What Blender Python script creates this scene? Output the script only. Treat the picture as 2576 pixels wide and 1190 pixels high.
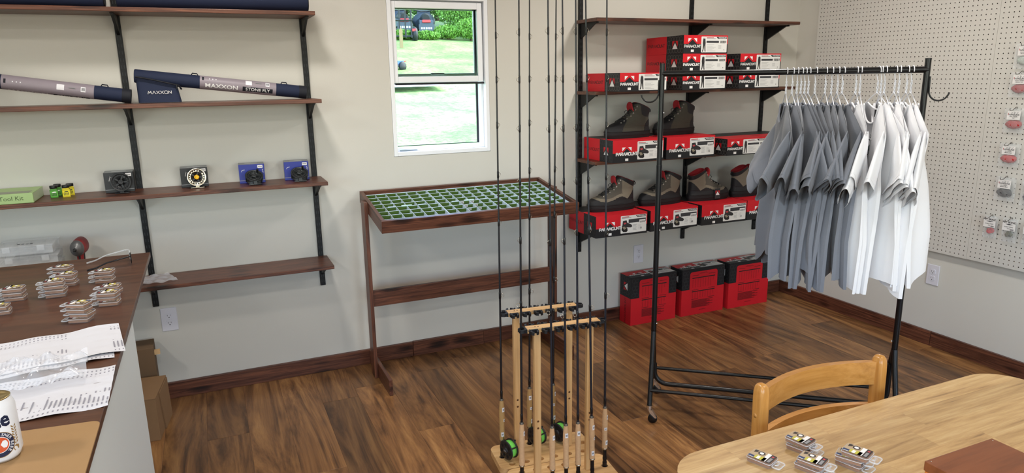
import bpy, math, random
from mathutils import Vector, Matrix, Euler
random.seed(7)
PI = math.pi
R_ = math.radians
for _o in list(bpy.data.objects):
    bpy.data.objects.remove(_o)
sc = bpy.context.scene
C = sc.collection

# ------------------------------------------------------------------ camera
def cam_matrix():
    rx, ry, rz = R_(-13.044), R_(0.913), R_(-23.555)
    R = Matrix.Rotation(rz, 3, 'Z') @ Matrix.Rotation(rx, 3, 'X') @ Matrix.Rotation(ry, 3, 'Y')
    x, y, z = R.col[0], R.col[1], R.col[2]
    m = Matrix(((x[0], z[0], -y[0]), (x[1], z[1], -y[1]), (x[2], z[2], -y[2]))).to_4x4()
    m.translation = (-3.8489, -3.7786, 1.6102)
    return m
_c = bpy.data.cameras.new('camera')
_c.sensor_fit = 'HORIZONTAL'
_c.sensor_width = 36.0
_c.lens = 1735.84 * 36.0 / 2576.0
_c.clip_start = 0.02
_c.clip_end = 300
cam = bpy.data.objects.new('camera', _c)
C.objects.link(cam)
cam.matrix_world = cam_matrix()
sc.camera = cam

# ------------------------------------------------------------------ world, sun, exposure
w = bpy.data.worlds.new('sky')
sc.world = w
w.use_nodes = True
_n = w.node_tree
_bg = _n.nodes['Background']
_sky = _n.nodes.new('ShaderNodeTexSky')
_sky.sky_type = 'NISHITA'
_sky.sun_disc = False
_sky.sun_elevation = R_(52)
_sky.sun_rotation = R_(90)
_n.links.new(_sky.outputs[0], _bg.inputs[0])
_bg.inputs[1].default_value = 2.0
_s = bpy.data.lights.new('sun', 'SUN')
_s.energy = 2.6
_s.angle = R_(0.6)
_s.color = (1.0, 0.96, 0.88)
sun = bpy.data.objects.new('sun', _s)
C.objects.link(sun)
sun.rotation_euler = (0, R_(40), R_(6))
sc.view_settings.view_transform = 'Standard'
sc.view_settings.look = 'None'
sc.view_settings.exposure = 0.0
sc.view_settings.gamma = 1.0
sc.view_settings.use_curve_mapping = False
sc.cycles.max_bounces = 6
sc.cycles.diffuse_bounces = 3
sc.cycles.glossy_bounces = 3
sc.cycles.transmission_bounces = 4
sc.cycles.transparent_max_bounces = 12
sc.cycles.caustics_reflective = False
sc.cycles.caustics_refractive = False
sc.cycles.use_adaptive_sampling = True
sc.cycles.adaptive_threshold = 0.07
sc.cycles.sample_clamp_indirect = 6.0

ROOM_X0, ROOM_Y0, CEIL = -6.6, -6.4, 2.78
# daylight openings of the room behind the photographer (sky portals fill them)
OPENINGS_FRONT = [(-5.6, -3.9, 0.35, 2.2), (-2.9, -1.2, 0.35, 2.2)]     # x0,x1,z0,z1 in wall y = ROOM_Y0
OPENINGS_LEFT = [(-4.6, -3.0, 0.9, 2.1)]                                # y0,y1,z0,z1 in wall x = ROOM_X0
def portal(name, loc, rot, sx, sy):
    l = bpy.data.lights.new(name, 'AREA')
    l.shape = 'RECTANGLE'
    l.size = sx
    l.size_y = sy
    l.cycles.is_portal = True
    o = bpy.data.objects.new(name, l)
    o.location = loc
    o.rotation_euler = rot
    C.objects.link(o)
for (a, b, c, d) in OPENINGS_FRONT:
    portal('sky_portal', ((a + b) / 2, ROOM_Y0 - 0.02, (c + d) / 2), (R_(90), 0, 0), b - a, d - c)
for (a, b, c, d) in OPENINGS_LEFT:
    portal('sky_portal', (ROOM_X0 - 0.02, (a + b) / 2, (c + d) / 2), (R_(90), 0, R_(-90)), b - a, d - c)
portal('sky_portal', (-2.62, 0.2, 1.61), (R_(-90), 0, 0), 0.5, 0.8)

# ceiling fixtures: the room's lamps (their housings are built with the ceiling)
LAMPS = [(-3.75, -1.15), (-1.3, -1.25), (-3.75, -3.6), (-1.3, -3.6), (-5.7, -2.2), (-5.7, -4.8), (-2.6, -5.4)]
LAMP_W = 21.0
for (x, y) in LAMPS:
    l = bpy.data.lights.new('ceiling_lamp', 'AREA')
    l.shape = 'DISK'
    l.size = 0.30
    l.energy = LAMP_W
    l.color = (1.0, 0.955, 0.89)
    o = bpy.data.objects.new('ceiling_lamp', l)
    o.location = (x, y, CEIL - 0.052)
    C.objects.link(o)

# ------------------------------------------------------------------ materials
def lin(c):
    if isinstance(c, str):
        c = tuple(int(c[i:i + 2], 16) / 255 for i in (0, 2, 4))
    return tuple((v / 12.92 if v <= 0.04045 else ((v + 0.055) / 1.055) ** 2.4) for v in c)
MATS = {}
def mat(name, col, rough=0.5, metal=0.0, spec=0.5, var=0.0, vscale=30.0, bump=0.0, bscale=200.0, trans=0.0, ior=1.45, emit=0.0, alpha=1.0, coat=0.0, sheen=0.0):
    if name in MATS:
        return MATS[name]
    m = bpy.data.materials.new(name)
    m.use_nodes = True
    nt = m.node_tree
    b = nt.nodes['Principled BSDF']
    c = lin(col) + (1.0,)
    b.inputs['Base Color'].default_value = c
    b.inputs['Roughness'].default_value = rough
    b.inputs['Metallic'].default_value = metal
    b.inputs['Specular IOR Level'].default_value = spec
    b.inputs['IOR'].default_value = ior
    b.inputs['Transmission Weight'].default_value = trans
    b.inputs['Alpha'].default_value = alpha
    b.inputs['Coat Weight'].default_value = coat
    b.inputs['Sheen Weight'].default_value = sheen
    if emit:
        b.inputs['Emission Color'].default_value = c
        b.inputs['Emission Strength'].default_value = emit
    tc = nt.nodes.new('ShaderNodeTexCoord')
    if var:
        n = nt.nodes.new('ShaderNodeTexNoise')
        n.inputs['Scale'].default_value = vscale
        n.inputs['Detail'].default_value = 4
        nt.links.new(tc.outputs['Object'], n.inputs['Vector'])
        mx = nt.nodes.new('ShaderNodeMix')
        mx.data_type = 'RGBA'
        mx.inputs[6].default_value = tuple(v * (1 - var) for v in c[:3]) + (1,)
        mx.inputs[7].default_value = tuple(min(1, v * (1 + var)) for v in c[:3]) + (1,)
        nt.links.new(n.outputs['Fac'], mx.inputs[0])
        nt.links.new(mx.outputs[2], b.inputs['Base Color'])
    if bump:
        n2 = nt.nodes.new('ShaderNodeTexNoise')
        n2.inputs['Scale'].default_value = bscale
        n2.inputs['Detail'].default_value = 3
        nt.links.new(tc.outputs['Object'], n2.inputs['Vector'])
        bp = nt.nodes.new('ShaderNodeBump')
        bp.inputs['Strength'].default_value = bump
        bp.inputs['Distance'].default_value = 0.002
        nt.links.new(n2.outputs['Fac'], bp.inputs['Height'])
        nt.links.new(bp.outputs[0], b.inputs['Normal'])
    MATS[name] = m
    return m

def wood(name, stops, axis='X', along=1.2, across=22.0, rough=0.45, knots=0.0, streak=1.0, tint=0.25, veins=0.0, bump=0.15, coat=0.0, spec=0.4):
    """stops: list of (pos, srgb). Grain runs along `axis` of the object; every piece gets its own cut."""
    if name in MATS:
        return MATS[name]
    m = bpy.data.materials.new(name)
    m.use_nodes = True
    nt = m.node_tree
    L = nt.links.new
    b = nt.nodes['Principled BSDF']
    b.inputs['Roughness'].default_value = rough
    b.inputs['Specular IOR Level'].default_value = spec
    b.inputs['Coat Weight'].default_value = coat
    tc = nt.nodes.new('ShaderNodeTexCoord')
    oi = nt.nodes.new('ShaderNodeObjectInfo')
    mp = nt.nodes.new('ShaderNodeMapping')
    s = [across, across, across]
    s['XYZ'.index(axis)] = along
    mp.inputs['Scale'].default_value = s
    L(tc.outputs['Object'], mp.inputs['Vector'])
    mul = nt.nodes.new('ShaderNodeMath')
    mul.operation = 'MULTIPLY'
    mul.inputs[1].default_value = 57.0
    L(oi.outputs['Random'], mul.inputs[0])
    # slow warp so grain lines wander (and curl round knots)
    wn = nt.nodes.new('ShaderNodeTexNoise')
    wn.noise_dimensions = '4D'
    wn.inputs['Scale'].default_value = 0.35
    wn.inputs['Detail'].default_value = 1
    L(mp.outputs[0], wn.inputs['Vector'])
    L(mul.outputs[0], wn.inputs['W'])
    wv = nt.nodes.new('ShaderNodeVectorMath')
    wv.operation = 'MULTIPLY_ADD'
    wv.inputs[1].default_value = (2.2 * streak,) * 3
    L(wn.outputs['Color'], wv.inputs[0])
    L(mp.outputs[0], wv.inputs[2])
    n = nt.nodes.new('ShaderNodeTexNoise')
    n.noise_dimensions = '4D'
    n.inputs['Scale'].default_value = 2.0
    n.inputs['Detail'].default_value = 7
    n.inputs['Roughness'].default_value = 0.68
    L(wv.outputs[0], n.inputs['Vector'])
    L(mul.outputs[0], n.inputs['W'])
    fac = n.outputs['Fac']
    if knots:
        kp = nt.nodes.new('ShaderNodeMapping')
        ks = [9.0, 9.0, 9.0]
        ks['XYZ'.index(axis)] = 2.6
        kp.inputs['Scale'].default_value = ks
        L(tc.outputs['Object'], kp.inputs['Vector'])
        vo = nt.nodes.new('ShaderNodeTexVoronoi')
        vo.voronoi_dimensions = '4D'
        vo.inputs['Scale'].default_value = 2.0
        L(kp.outputs[0], vo.inputs['Vector'])
        L(mul.outputs[0], vo.inputs['W'])
        mr = nt.nodes.new('ShaderNodeMapRange')
        mr.inputs[1].default_value = 0.10
        mr.inputs[2].default_value = 0.42
        mr.inputs[3].default_value = -knots
        mr.inputs[4].default_value = 0.0
        L(vo.outputs['Distance'], mr.inputs[0])
        ad = nt.nodes.new('ShaderNodeMath')
        ad.operation = 'ADD'
        L(fac, ad.inputs[0])
        L(mr.outputs[0], ad.inputs[1])
        fac = ad.outputs[0]
    vein = None
    if veins:
        vm = nt.nodes.new('ShaderNodeMath')
        vm.operation = 'MULTIPLY'
        vm.inputs[1].default_value = 9.0
        n3 = nt.nodes.new('ShaderNodeTexNoise')
        n3.noise_dimensions = '4D'
        n3.inputs['Scale'].default_value = 0.45
        n3.inputs['Detail'].default_value = 2
        L(wv.outputs[0], n3.inputs['Vector'])
        L(mul.outputs[0], n3.inputs['W'])
        L(n3.outputs['Fac'], vm.inputs[0])
        pp = nt.nodes.new('ShaderNodeMath')
        pp.operation = 'PINGPONG'
        pp.inputs[1].default_value = 1.0
        L(vm.outputs[0], pp.inputs[0])
        vr2 = nt.nodes.new('ShaderNodeMapRange')
        vr2.inputs[1].default_value = 0.0
        vr2.inputs[2].default_value = 0.14
        vr2.inputs[3].default_value = -veins
        vr2.inputs[4].default_value = 0.0
        L(pp.outputs[0], vr2.inputs[0])
        av = nt.nodes.new('ShaderNodeMath')
        av.operation = 'ADD'
        L(fac, av.inputs[0])
        L(vr2.outputs[0], av.inputs[1])
        fac = av.outputs[0]
    cr = nt.nodes.new('ShaderNodeValToRGB')
    e = cr.color_ramp.elements
    while len(e) < len(stops):
        e.new(0.5)
    for el, (p, col) in zip(e, stops):
        el.position = p
        el.color = lin(col) + (1,)
    L(fac, cr.inputs[0])
    hs = nt.nodes.new('ShaderNodeHueSaturation')
    vr = nt.nodes.new('ShaderNodeMapRange')
    vr.inputs[3].default_value = 1 - tint
    vr.inputs[4].default_value = 1 + tint
    L(oi.outputs['Random'], vr.inputs[0])
    L(vr.outputs[0], hs.inputs['Value'])
    L(cr.outputs[0], hs.inputs['Color'])
    L(hs.outputs[0], b.inputs['Base Color'])
    if bump:
        bp = nt.nodes.new('ShaderNodeBump')
        bp.inputs['Strength'].default_value = bump
        bp.inputs['Distance'].default_value = 0.001
        L(fac, bp.inputs['Height'])
        L(bp.outputs[0], b.inputs['Normal'])
    MATS[name] = m
    return m

STAIN = [(0.22, '1d0f0a'), (0.38, '40241a'), (0.52, '5f392a'), (0.68, '7e4f3a'), (0.8, '946148')]
W_STAIN = lambda ax: wood('stained_pine_' + ax.lower(), STAIN, ax, 2.2, 60, 0.38, knots=0.30, streak=2.2, tint=0.14)
PINE = [(0.25, 'b98a55'), (0.5, 'd3a874'), (0.75, 'e2c08e')]
W_PINE = lambda ax: wood('pale_pine_' + ax.lower(), PINE, ax, 1.0, 30, 0.5, tint=0.05, bump=0.05)

# ------------------------------------------------------------------ mesh building
class MB:
    def __init__(s):
        s.v, s.f, s.m, s.s = [], [], [], []
    def add(s, verts, faces, m=0, smooth=False):
        o = len(s.v)
        s.v += [tuple(v) for v in verts]
        for i, f in enumerate(faces):
            s.f.append([o + k for k in f])
            s.m.append(m[i] if isinstance(m, (list, tuple)) else m)
            s.s.append(smooth)
        return s
    def poly(s, pts, m=0):
        return s.add(pts, [list(range(len(pts)))], m)
    def box(s, x0, x1, y0, y1, z0, z1, m=0):
        v = [(x, y, z) for z in (z0, z1) for y in (y0, y1) for x in (x0, x1)]
        return s.add(v, [(0, 2, 3, 1), (4, 5, 7, 6), (0, 1, 5, 4), (2, 6, 7, 3), (0, 4, 6, 2), (1, 3, 7, 5)], m)
    def prism(s, pts, axis, a, b, m=0, smooth=False):
        """extrude 2D outline (counter-clockwise) along axis 'X','Y','Z' from a to b"""
        def P(p, t):
            return (t, p[0], p[1]) if axis == 'X' else (p[0], t, p[1]) if axis == 'Y' else (p[0], p[1], t)
        n = len(pts)
        v = [P(p, a) for p in pts] + [P(p, b) for p in pts]
        s.add(v, [(i, (i + 1) % n, n + (i + 1) % n, n + i) for i in range(n)], m, smooth)
        s.add(v, [list(range(n))[::-1], list(range(n, 2 * n))], m)
        return s
    def tube(s, path, r, n=10, m=0, caps=True, closed=False, flat=1.0, up=None):
        path = [Vector(p) for p in path]
        k = len(path)
        rr = r if isinstance(r, (list, tuple)) else [r] * k
        vs = []
        N = None
        for i, p in enumerate(path):
            if closed:
                t = (path[(i + 1) % k] - path[i - 1]).normalized()
            else:
                t = (path[min(i + 1, k - 1)] - path[max(i - 1, 0)]).normalized()
            if N is None:
                a = Vector(up) if up else (Vector((0, 0, 1)) if abs(t.z) < 0.9 else Vector((1, 0, 0)))
                N = (a - t * a.dot(t)).normalized()
            else:
                N = (N - t * N.dot(t))
                N = N.normalized() if N.length > 1e-6 else t.orthogonal().normalized()
            B = t.cross(N)
            for j in range(n):
                q = 2 * PI * j / n
                vs.append(p + (N * math.cos(q) * flat + B * math.sin(q)) * rr[i])
        fs = []
        for i in range(k if closed else k - 1):
            i2 = (i + 1) % k
            for j in range(n):
                fs.append((i * n + j, i * n + (j + 1) % n, i2 * n + (j + 1) % n, i2 * n + j))
        s.add(vs, fs, m, True)
        if caps and not closed:
            s.add(vs[:n], [list(range(n))[::-1]], m)
            s.add(vs[-n:], [list(range(n))], m)
        return s
    def lathe(s, prof, n=24, m=0, at=(0, 0, 0), axis='Z', smooth=True, a0=0.0, a1=2 * PI):
        full = abs(a1 - a0 - 2 * PI) < 1e-6
        c = n if full else n + 1
        vs = []
        for (r, h) in prof:
            for j in range(c):
                q = a0 + (a1 - a0) * j / n
                x, y = r * math.cos(q), r * math.sin(q)
                p = (x, y, h) if axis == 'Z' else (h, x, y) if axis == 'X' else (y, h, x)
                vs.append((p[0] + at[0], p[1] + at[1], p[2] + at[2]))
        fs = []
        ms = []
        for i in range(len(prof) - 1):
            for j in range(n):
                j2 = (j + 1) % c if full else j + 1
                fs.append((i * c + j, i * c + j2, (i + 1) * c + j2, (i + 1) * c + j))
                ms.append(m[i] if isinstance(m, (list, tuple)) else m)
        s.add(vs, fs, ms, smooth)
        return s
    def grid(s, fn, nu, nv, m=0, closed_u=False, smooth=True, flip=False):
        vs = [fn(i / (nu if closed_u else nu - 1), j / (nv - 1)) for j in range(nv) for i in range(nu)]
        fs = []
        for j in range(nv - 1):
            for i in range(nu if closed_u else nu - 1):
                i2 = (i + 1) % nu
                f = (j * nu + i, j * nu + i2, (j + 1) * nu + i2, (j + 1) * nu + i)
                fs.append(f[::-1] if flip else f)
        return s.add(vs, fs, m, smooth)
    def xf(s, M, start=0):
        for i in range(start, len(s.v)):
            s.v[i] = tuple(M @ Vector(s.v[i]))
        return s
    def mark(s):
        return len(s.v)
    def mesh(s, name, mats):
        me = bpy.data.meshes.new(name)
        me.from_pydata(s.v, [], s.f)
        for mm in (mats if isinstance(mats, (list, tuple)) else [mats]):
            me.materials.append(mm)
        me.polygons.foreach_set('material_index', s.m)
        me.polygons.foreach_set('use_smooth', s.s)
        me.update()
        return me
    def build(s, name, mats, parent=None, loc=None, rot=None, bevel=0, label=None):
        return link(name, s.mesh(name, mats), parent, loc, rot, bevel, label)

def link(name, me, parent=None, loc=None, rot=None, bevel=0, label=None):
    o = bpy.data.objects.new(name, me)
    C.objects.link(o)
    o.parent = parent
    if loc is not None:
        o.location = loc
    if rot is not None:
        o.rotation_euler = rot
    if bevel:
        b = o.modifiers.new('bevel', 'BEVEL')
        b.width = bevel
        b.segments = 2
        b.limit_method = 'ANGLE'
        b.angle_limit = R_(40)
    if label:
        o['label'] = label
    return o

def thing(name, label, cat, loc=(0, 0, 0), rot=(0, 0, 0), group=None):
    o = bpy.data.objects.new(name, None)
    o.empty_display_size = 0.05
    C.objects.link(o)
    o.location = loc
    o.rotation_euler = rot if isinstance(rot, (tuple, list)) else (0, 0, rot)
    o['label'] = label
    o['category'] = cat
    if group:
        o['group'] = group
    return o
def tag(o, label, cat, group=None):
    o['label'] = label
    o['category'] = cat
    if group:
        o['group'] = group
    return o
def struct(o):
    o['kind'] = 'structure'
    return o
def dup(root, loc, rot, label, group=None):
    r = root.copy()
    C.objects.link(r)
    r.location = loc
    r.rotation_euler = rot if isinstance(rot, (tuple, list)) else (0, 0, rot)
    r['label'] = label
    if group:
        r['group'] = group
    for ch in list(root.children):
        c = ch.copy()
        C.objects.link(c)
        c.parent = r
        for g in list(ch.children):
            d = g.copy()
            C.objects.link(d)
            d.parent = c
    return r

_tcache = {}
def text_verts(body, size=1.0, bold=0.0, align='CENTER', fine=False):
    k = (body, bold, align, fine)
    if k not in _tcache:
        cu = bpy.data.curves.new('t', 'FONT')
        cu.body = body
        cu.align_x = align
        cu.align_y = 'CENTER'
        cu.offset = bold
        cu.resolution_u = 2
        o = bpy.data.objects.new('t', cu)
        me = bpy.data.meshes.new_from_object(o)
        if fine:
            import bmesh
            bm = bmesh.new()
            bm.from_mesh(me)
            bmesh.ops.triangulate(bm, faces=bm.faces[:])
            bmesh.ops.subdivide_edges(bm, edges=bm.edges[:], cuts=3, use_grid_fill=True)
            bm.to_mesh(me)
            bm.free()
        vs = [(v.co.x, v.co.y) for v in me.vertices]
        fs = [tuple(p.vertices) for p in me.polygons]
        bpy.data.objects.remove(o)
        bpy.data.curves.remove(cu)
        bpy.data.meshes.remove(me)
        _tcache[k] = (vs, fs)
    vs, fs = _tcache[k]
    return [(x * size, y * size) for x, y in vs], fs
def put_text(mb, body, size, O, U, V, m=0, bold=0.0, sx=1.0, align='CENTER', wrap=None):
    """lay flat lettering on a surface: O centre, U reading direction, V up direction"""
    vs, fs = text_verts(body, size, bold, align, wrap is not None)
    O, U, V = Vector(O), Vector(U).normalized(), Vector(V).normalized()
    if wrap:
        pts = [wrap(x * sx, y) for x, y in vs]
    else:
        pts = [O + U * (x * sx) + V * y for x, y in vs]
    mb.add(pts, fs, m)
    return mb
# angular wide lettering (A without a bar) drawn with strokes
GLY = {
 'P': [[(0, 0), (0, 1), (.75, 1), (.95, .8), (.85, .5), (0.05, .45)]],
 'A': [[(0, 0), (.5, 1), (1, 0)]],
 'R': [[(0, 0), (0, 1), (.75, 1), (.95, .8), (.85, .52), (.35, .45), (1, 0)]],
 'M': [[(0, 0), (.22, 1), (.6, .2), (.98, 1), (1.2, 0)]],
 'O': [[(.2, 0), (0, .25), (0, .75), (.2, 1), (.9, 1), (1.1, .75), (1.1, .25), (.9, 0), (.2, 0)]],
 'U': [[(0, 1), (0, .2), (.2, 0), (.75, 0), (.95, .2), (.95, 1)]],
 'N': [[(0, 0), (0, 1), (.9, 0), (.9, 1)]],
 'T': [[(0, 1), (1, 1)], [(.5, 1), (.5, 0)]],
 'X': [[(0, 0), (1, 1)], [(0, 1), (1, 0)]],
}
def stroke_word(mb, word, h, O, U, V, m=0, th=0.2, gap=0.22, wide=1.0):
    O, U, V = Vector(O), Vector(U).normalized(), Vector(V).normalized()
    adv = {'M': 1.2, 'O': 1.1, 'N': .9, 'P': .95, 'U': .95}
    tot = sum(adv.get(c, 1.0) + gap for c in word) - gap
    x = -tot / 2
    for c in word:
        for st in GLY[c]:
            for (a, b) in zip(st[:-1], st[1:]):
                A = Vector(((x + a[0]) * wide, a[1] - .5))
                B = Vector(((x + b[0]) * wide, b[1] - .5))
                d = (B - A).normalized()
                A = A - d * th * .35
                B = B + d * th * .35
                nn = Vector((-d.y, d.x)) * th / 2
                mb.poly([O + (U * p.x + V * p.y) * h for p in (A - nn, B - nn, B + nn, A + nn)], m)
        x += adv.get(c, 1.0) + gap
    return mb
# ------------------------------------------------------------------ room shell
def wall_paint():
    if 'wall_paint' in MATS:
        return MATS['wall_paint']
    return mat('wall_paint', 'd3d0c8', rough=0.85, spec=0.25, var=0.015, vscale=2.0, bump=0.12, bscale=260)
WP = wall_paint()
WHITE = mat('white_vinyl', 'f4f6fb', rough=0.35)
def wall_with_holes(name, u0, u1, z0, z1, holes, place, m):
    us = sorted({u0, u1, *[h[0] for h in holes], *[h[1] for h in holes]})
    zs = sorted({z0, z1, *[h[2] for h in holes], *[h[3] for h in holes]})
    mb = MB()
    T = 0.15
    for i in range(len(us) - 1):
        for j in range(len(zs) - 1):
            cu, cz = (us[i] + us[i + 1]) / 2, (zs[j] + zs[j + 1]) / 2
            if any(h[0] < cu < h[1] and h[2] < cz < h[3] for h in holes):
                continue
            q = [(us[i], zs[j]), (us[i + 1], zs[j]), (us[i + 1], zs[j + 1]), (us[i], zs[j + 1])]
            mb.poly([place(u, z, 0) for u, z in q])
            mb.poly([place(u, z, T) for u, z in q][::-1])
    for h in holes + [(u0, u1, z0, z1)]:
        c = [(h[0], h[2]), (h[1], h[2]), (h[1], h[3]), (h[0], h[3])]
        for (p, q) in zip(c, c[1:] + c[:1]):
            mb.poly([place(*p, 0), place(*p, T), place(*q, T), place(*q, 0)])
    return struct(mb.build(name, m))
WX0, WX1, WZ0, WZ1 = -2.908, -2.330, 1.186, 2.045
wall_with_holes('wall_back', ROOM_X0, 0.15, -0.02, CEIL, [(WX0, WX1, WZ0, WZ1)], lambda u, z, t: (u, t, z), WP)
wall_with_holes('wall_right', ROOM_Y0, 0.0, -0.02, CEIL, [], lambda u, z, t: (t, u, z), WP)
wall_with_holes('wall_left', ROOM_Y0, 0.15, -0.02, CEIL, OPENINGS_LEFT, lambda u, z, t: (ROOM_X0 - t, u, z), WP)
wall_with_holes('wall_front', ROOM_X0, 0.15, -0.02, CEIL, OPENINGS_FRONT, lambda u, z, t: (u, ROOM_Y0 - t, z), WP)
struct(MB().box(ROOM_X0 - 0.2, 0.2, ROOM_Y0 - 0.2, 0.2, CEIL, CEIL + 0.12).build('ceiling', mat('ceiling_paint', 'e6e3dc', rough=0.9)))
def lamp_housing():
    a = MB().lathe([(0.0, CEIL), (0.185, CEIL), (0.185, CEIL - 0.035), (0.165, CEIL - 0.045), (0.158, CEIL - 0.045)], 40)
    b = MB().lathe([(0.158, CEIL - 0.046), (0.1, CEIL - 0.049), (0.0, CEIL - 0.05)], 40)
    return a.mesh('lamp_ring', WHITE), b.mesh('lamp_diffuser', mat('lamp_diffuser', 'fff1dc', emit=6.0))
_ma, _mb = lamp_housing()
for k, (x, y) in enumerate(LAMPS):
    t = thing('ceiling_light', 'round flush white ceiling light', 'ceiling light', (x, y, 0), group='round ceiling lights')
    link('housing', _ma, t)
    link('diffuser', _mb, t)

# floor: slab with individual laminate planks
FLOORW = wood('laminate_acacia', [(0.24, '2c1b12'), (0.37, '563a23'), (0.48, '7b5534'), (0.60, '976d43'), (0.76, 'b58a58')], 'Y', 1.3, 11, 0.34, knots=0.08, streak=2.2, veins=0.055, tint=0.34, bump=0.05, spec=0.45)
floor = struct(MB().box(ROOM_X0, 0, ROOM_Y0, 0, -0.05, -0.0005).build('floor', mat('floor_slab', '5b3d28', rough=0.5)))
PW, PL = 0.1815, 1.24
_pc = {}
def plank_mesh(l):
    l = round(l, 3)
    if l not in _pc:
        a, b, e = PW - 0.0007, l - 0.0007, 0.0012
        mb = MB()
        lo = [(0, 0, -0.0005), (a, 0, -0.0005), (a, b, -0.0005), (0, b, -0.0005)]
        mi = [(0, 0, -0.0005), (a, 0, -0.0005), (a, b, -0.0005), (0, b, -0.0005)]
        mi = [(p[0], p[1], -0.0006) for p in mi]
        hi = [(e, e, 0), (a - e, e, 0), (a - e, b - e, 0), (e, b - e, 0)]
        mb.add(mi + hi, [(0, 1, 5, 4), (1, 2, 6, 5), (2, 3, 7, 6), (3, 0, 4, 7), (4, 5, 6, 7)])
        _pc[l] = mb.mesh('plank', FLOORW)
    return _pc[l]
_k = 0
x = -0.0
col = 0
while x > -4.55:
    x -= PW
    off = (col * 0.43 + 0.11 * ((col * 7) % 5)) % PL
    y = 0.0
    first = True
    while y > -3.7:
        l = off if first and off > 0.12 else PL
        first = False
        o = link('plank', plank_mesh(l), floor, (x, y - l, 0))
        y -= l
    col += 1
# baseboards: stained boards butted end to end
WS_X, WS_Y, WS_Z = W_STAIN('X'), W_STAIN('Y'), W_STAIN('Z')
def board(name, x0, x1, y0, y1, z0, z1, m, parent, bevel=0.0015, loc=None):
    cx, cy, cz = (x0 + x1) / 2, (y0 + y1) / 2, (z0 + z1) / 2
    return MB().box(x0 - cx, x1 - cx, y0 - cy, y1 - cy, z0 - cz, z1 - cz).build(name, m, parent, (cx, cy, cz), bevel=bevel)
HB = 0.0875
bb = struct(bpy.data.objects.new('baseboard_back', None)); C.objects.link(bb)
for (a, b, t) in [(-6.6, -4.35, .018), (-4.35, -2.860, .0185), (-2.859, -2.412, .021), (-2.411, -0.0195, .018)]:
    board('board', a, b - 0.0008, -t, -0.0005, 0.0002, HB + (0.002 if t > .02 else 0), WS_X, bb)
br = struct(bpy.data.objects.new('baseboard_right', None)); C.objects.link(br)
for (a, b) in [(-6.4, -3.1), (-3.1, -1.222), (-1.22, -0.0005)]:
    board('board', -0.0185, -0.0005, a, b - 0.001, 0.0002, HB, WS_Y, br)

# ------------------------------------------------------------------ window in the back wall (single hung, lower sash raised)
win = struct(bpy.data.objects.new('window_1', None)); C.objects.link(win)
def frame(mb, x0, x1, z0, z1, y0, y1, wl, wr, wb, wt):
    mb.box(x0, x0 + wl, y0, y1, z0, z1)
    mb.box(x1 - wr, x1, y0, y1, z0, z1)
    mb.box(x0 + wl, x1 - wr, y0, y1, z0, z0 + wb)
    mb.box(x0 + wl, x1 - wr, y0, y1, z1 - wt, z1)
    return mb
frame(MB(), WX0 + .001, WX1 - .001, WZ0 + .001, WZ1 - .001, -0.003, 0.115, .022, .022, .022, .022).build('window_frame', WHITE, win, bevel=0.002)
frame(MB(), WX0 + .023, WX1 - .023, WZ0 + .023, WZ1 - .023, 0.037, 0.1, .008, .014, .02, .02).build('track', WHITE, win, bevel=0.002)
fs = frame(MB(), WX0 + .024, WX1 - .030, 1.585, WZ1 - .030, 0.012, 0.036, .026, .030, .034, .036).build('raised_sash', WHITE, win, bevel=0.003)
GLT = mat('window_glass_tint', 'f4f6ee', rough=0.0, trans=1.0, ior=1.02, spec=0.2)
MB().box(WX0 + .045, WX1 - .055, 0.021, 0.024, 1.615, WZ1 - .060).build('pane', GLT, win)
frame(MB(), WX0 + .032, WX1 - .036, 1.60, WZ1 - .034, 0.06, 0.084, .026, .026, .034, .034).build('upper_sash', WHITE, win, bevel=0.003)
MB().box(WX0 + .055, WX1 - .06, 0.071, 0.074, 1.63, WZ1 - .065).build('pane', GLT, win)
MB().box(-2.66, -2.58, 0.052, 0.06, 1.626, 1.637).build('sash_lock', WHITE, win, bevel=0.003)
MB().box(-2.665, -2.575, 0.004, 0.012, WZ1 - .022, WZ1 - .012).build('sash_lift', WHITE, win, bevel=0.002)
blk = mat('black_gasket', '16161a', rough=0.6)
frame(MB(), WX0 + .036, WX1 - .036, WZ0 + .046, 1.589, 0.088, 0.096, .010, .012, .004, .012).build('screen_frame', blk, win)
MB().box(WX0 + .03, WX1 - .03, 0.0, 0.012, 1.574, 1.583).build('weather_strip', blk, win)
# latch bar lying on the sill
t = MB().tube([(0, 0, 0), (0.03, 0, 0.001), (0.06, 0, 0.0), (0.1, 0.002, 0)], [0.005, 0.006, 0.004, 0.004], 8)
tag(t.build('sash_pin', mat('brushed_metal', '9fb0bd', rough=0.3, metal=1.0), None, (-2.87, 0.012, WZ0 + 0.0305)), 'thin grey metal pin lying on the window sill', 'pin')

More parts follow.
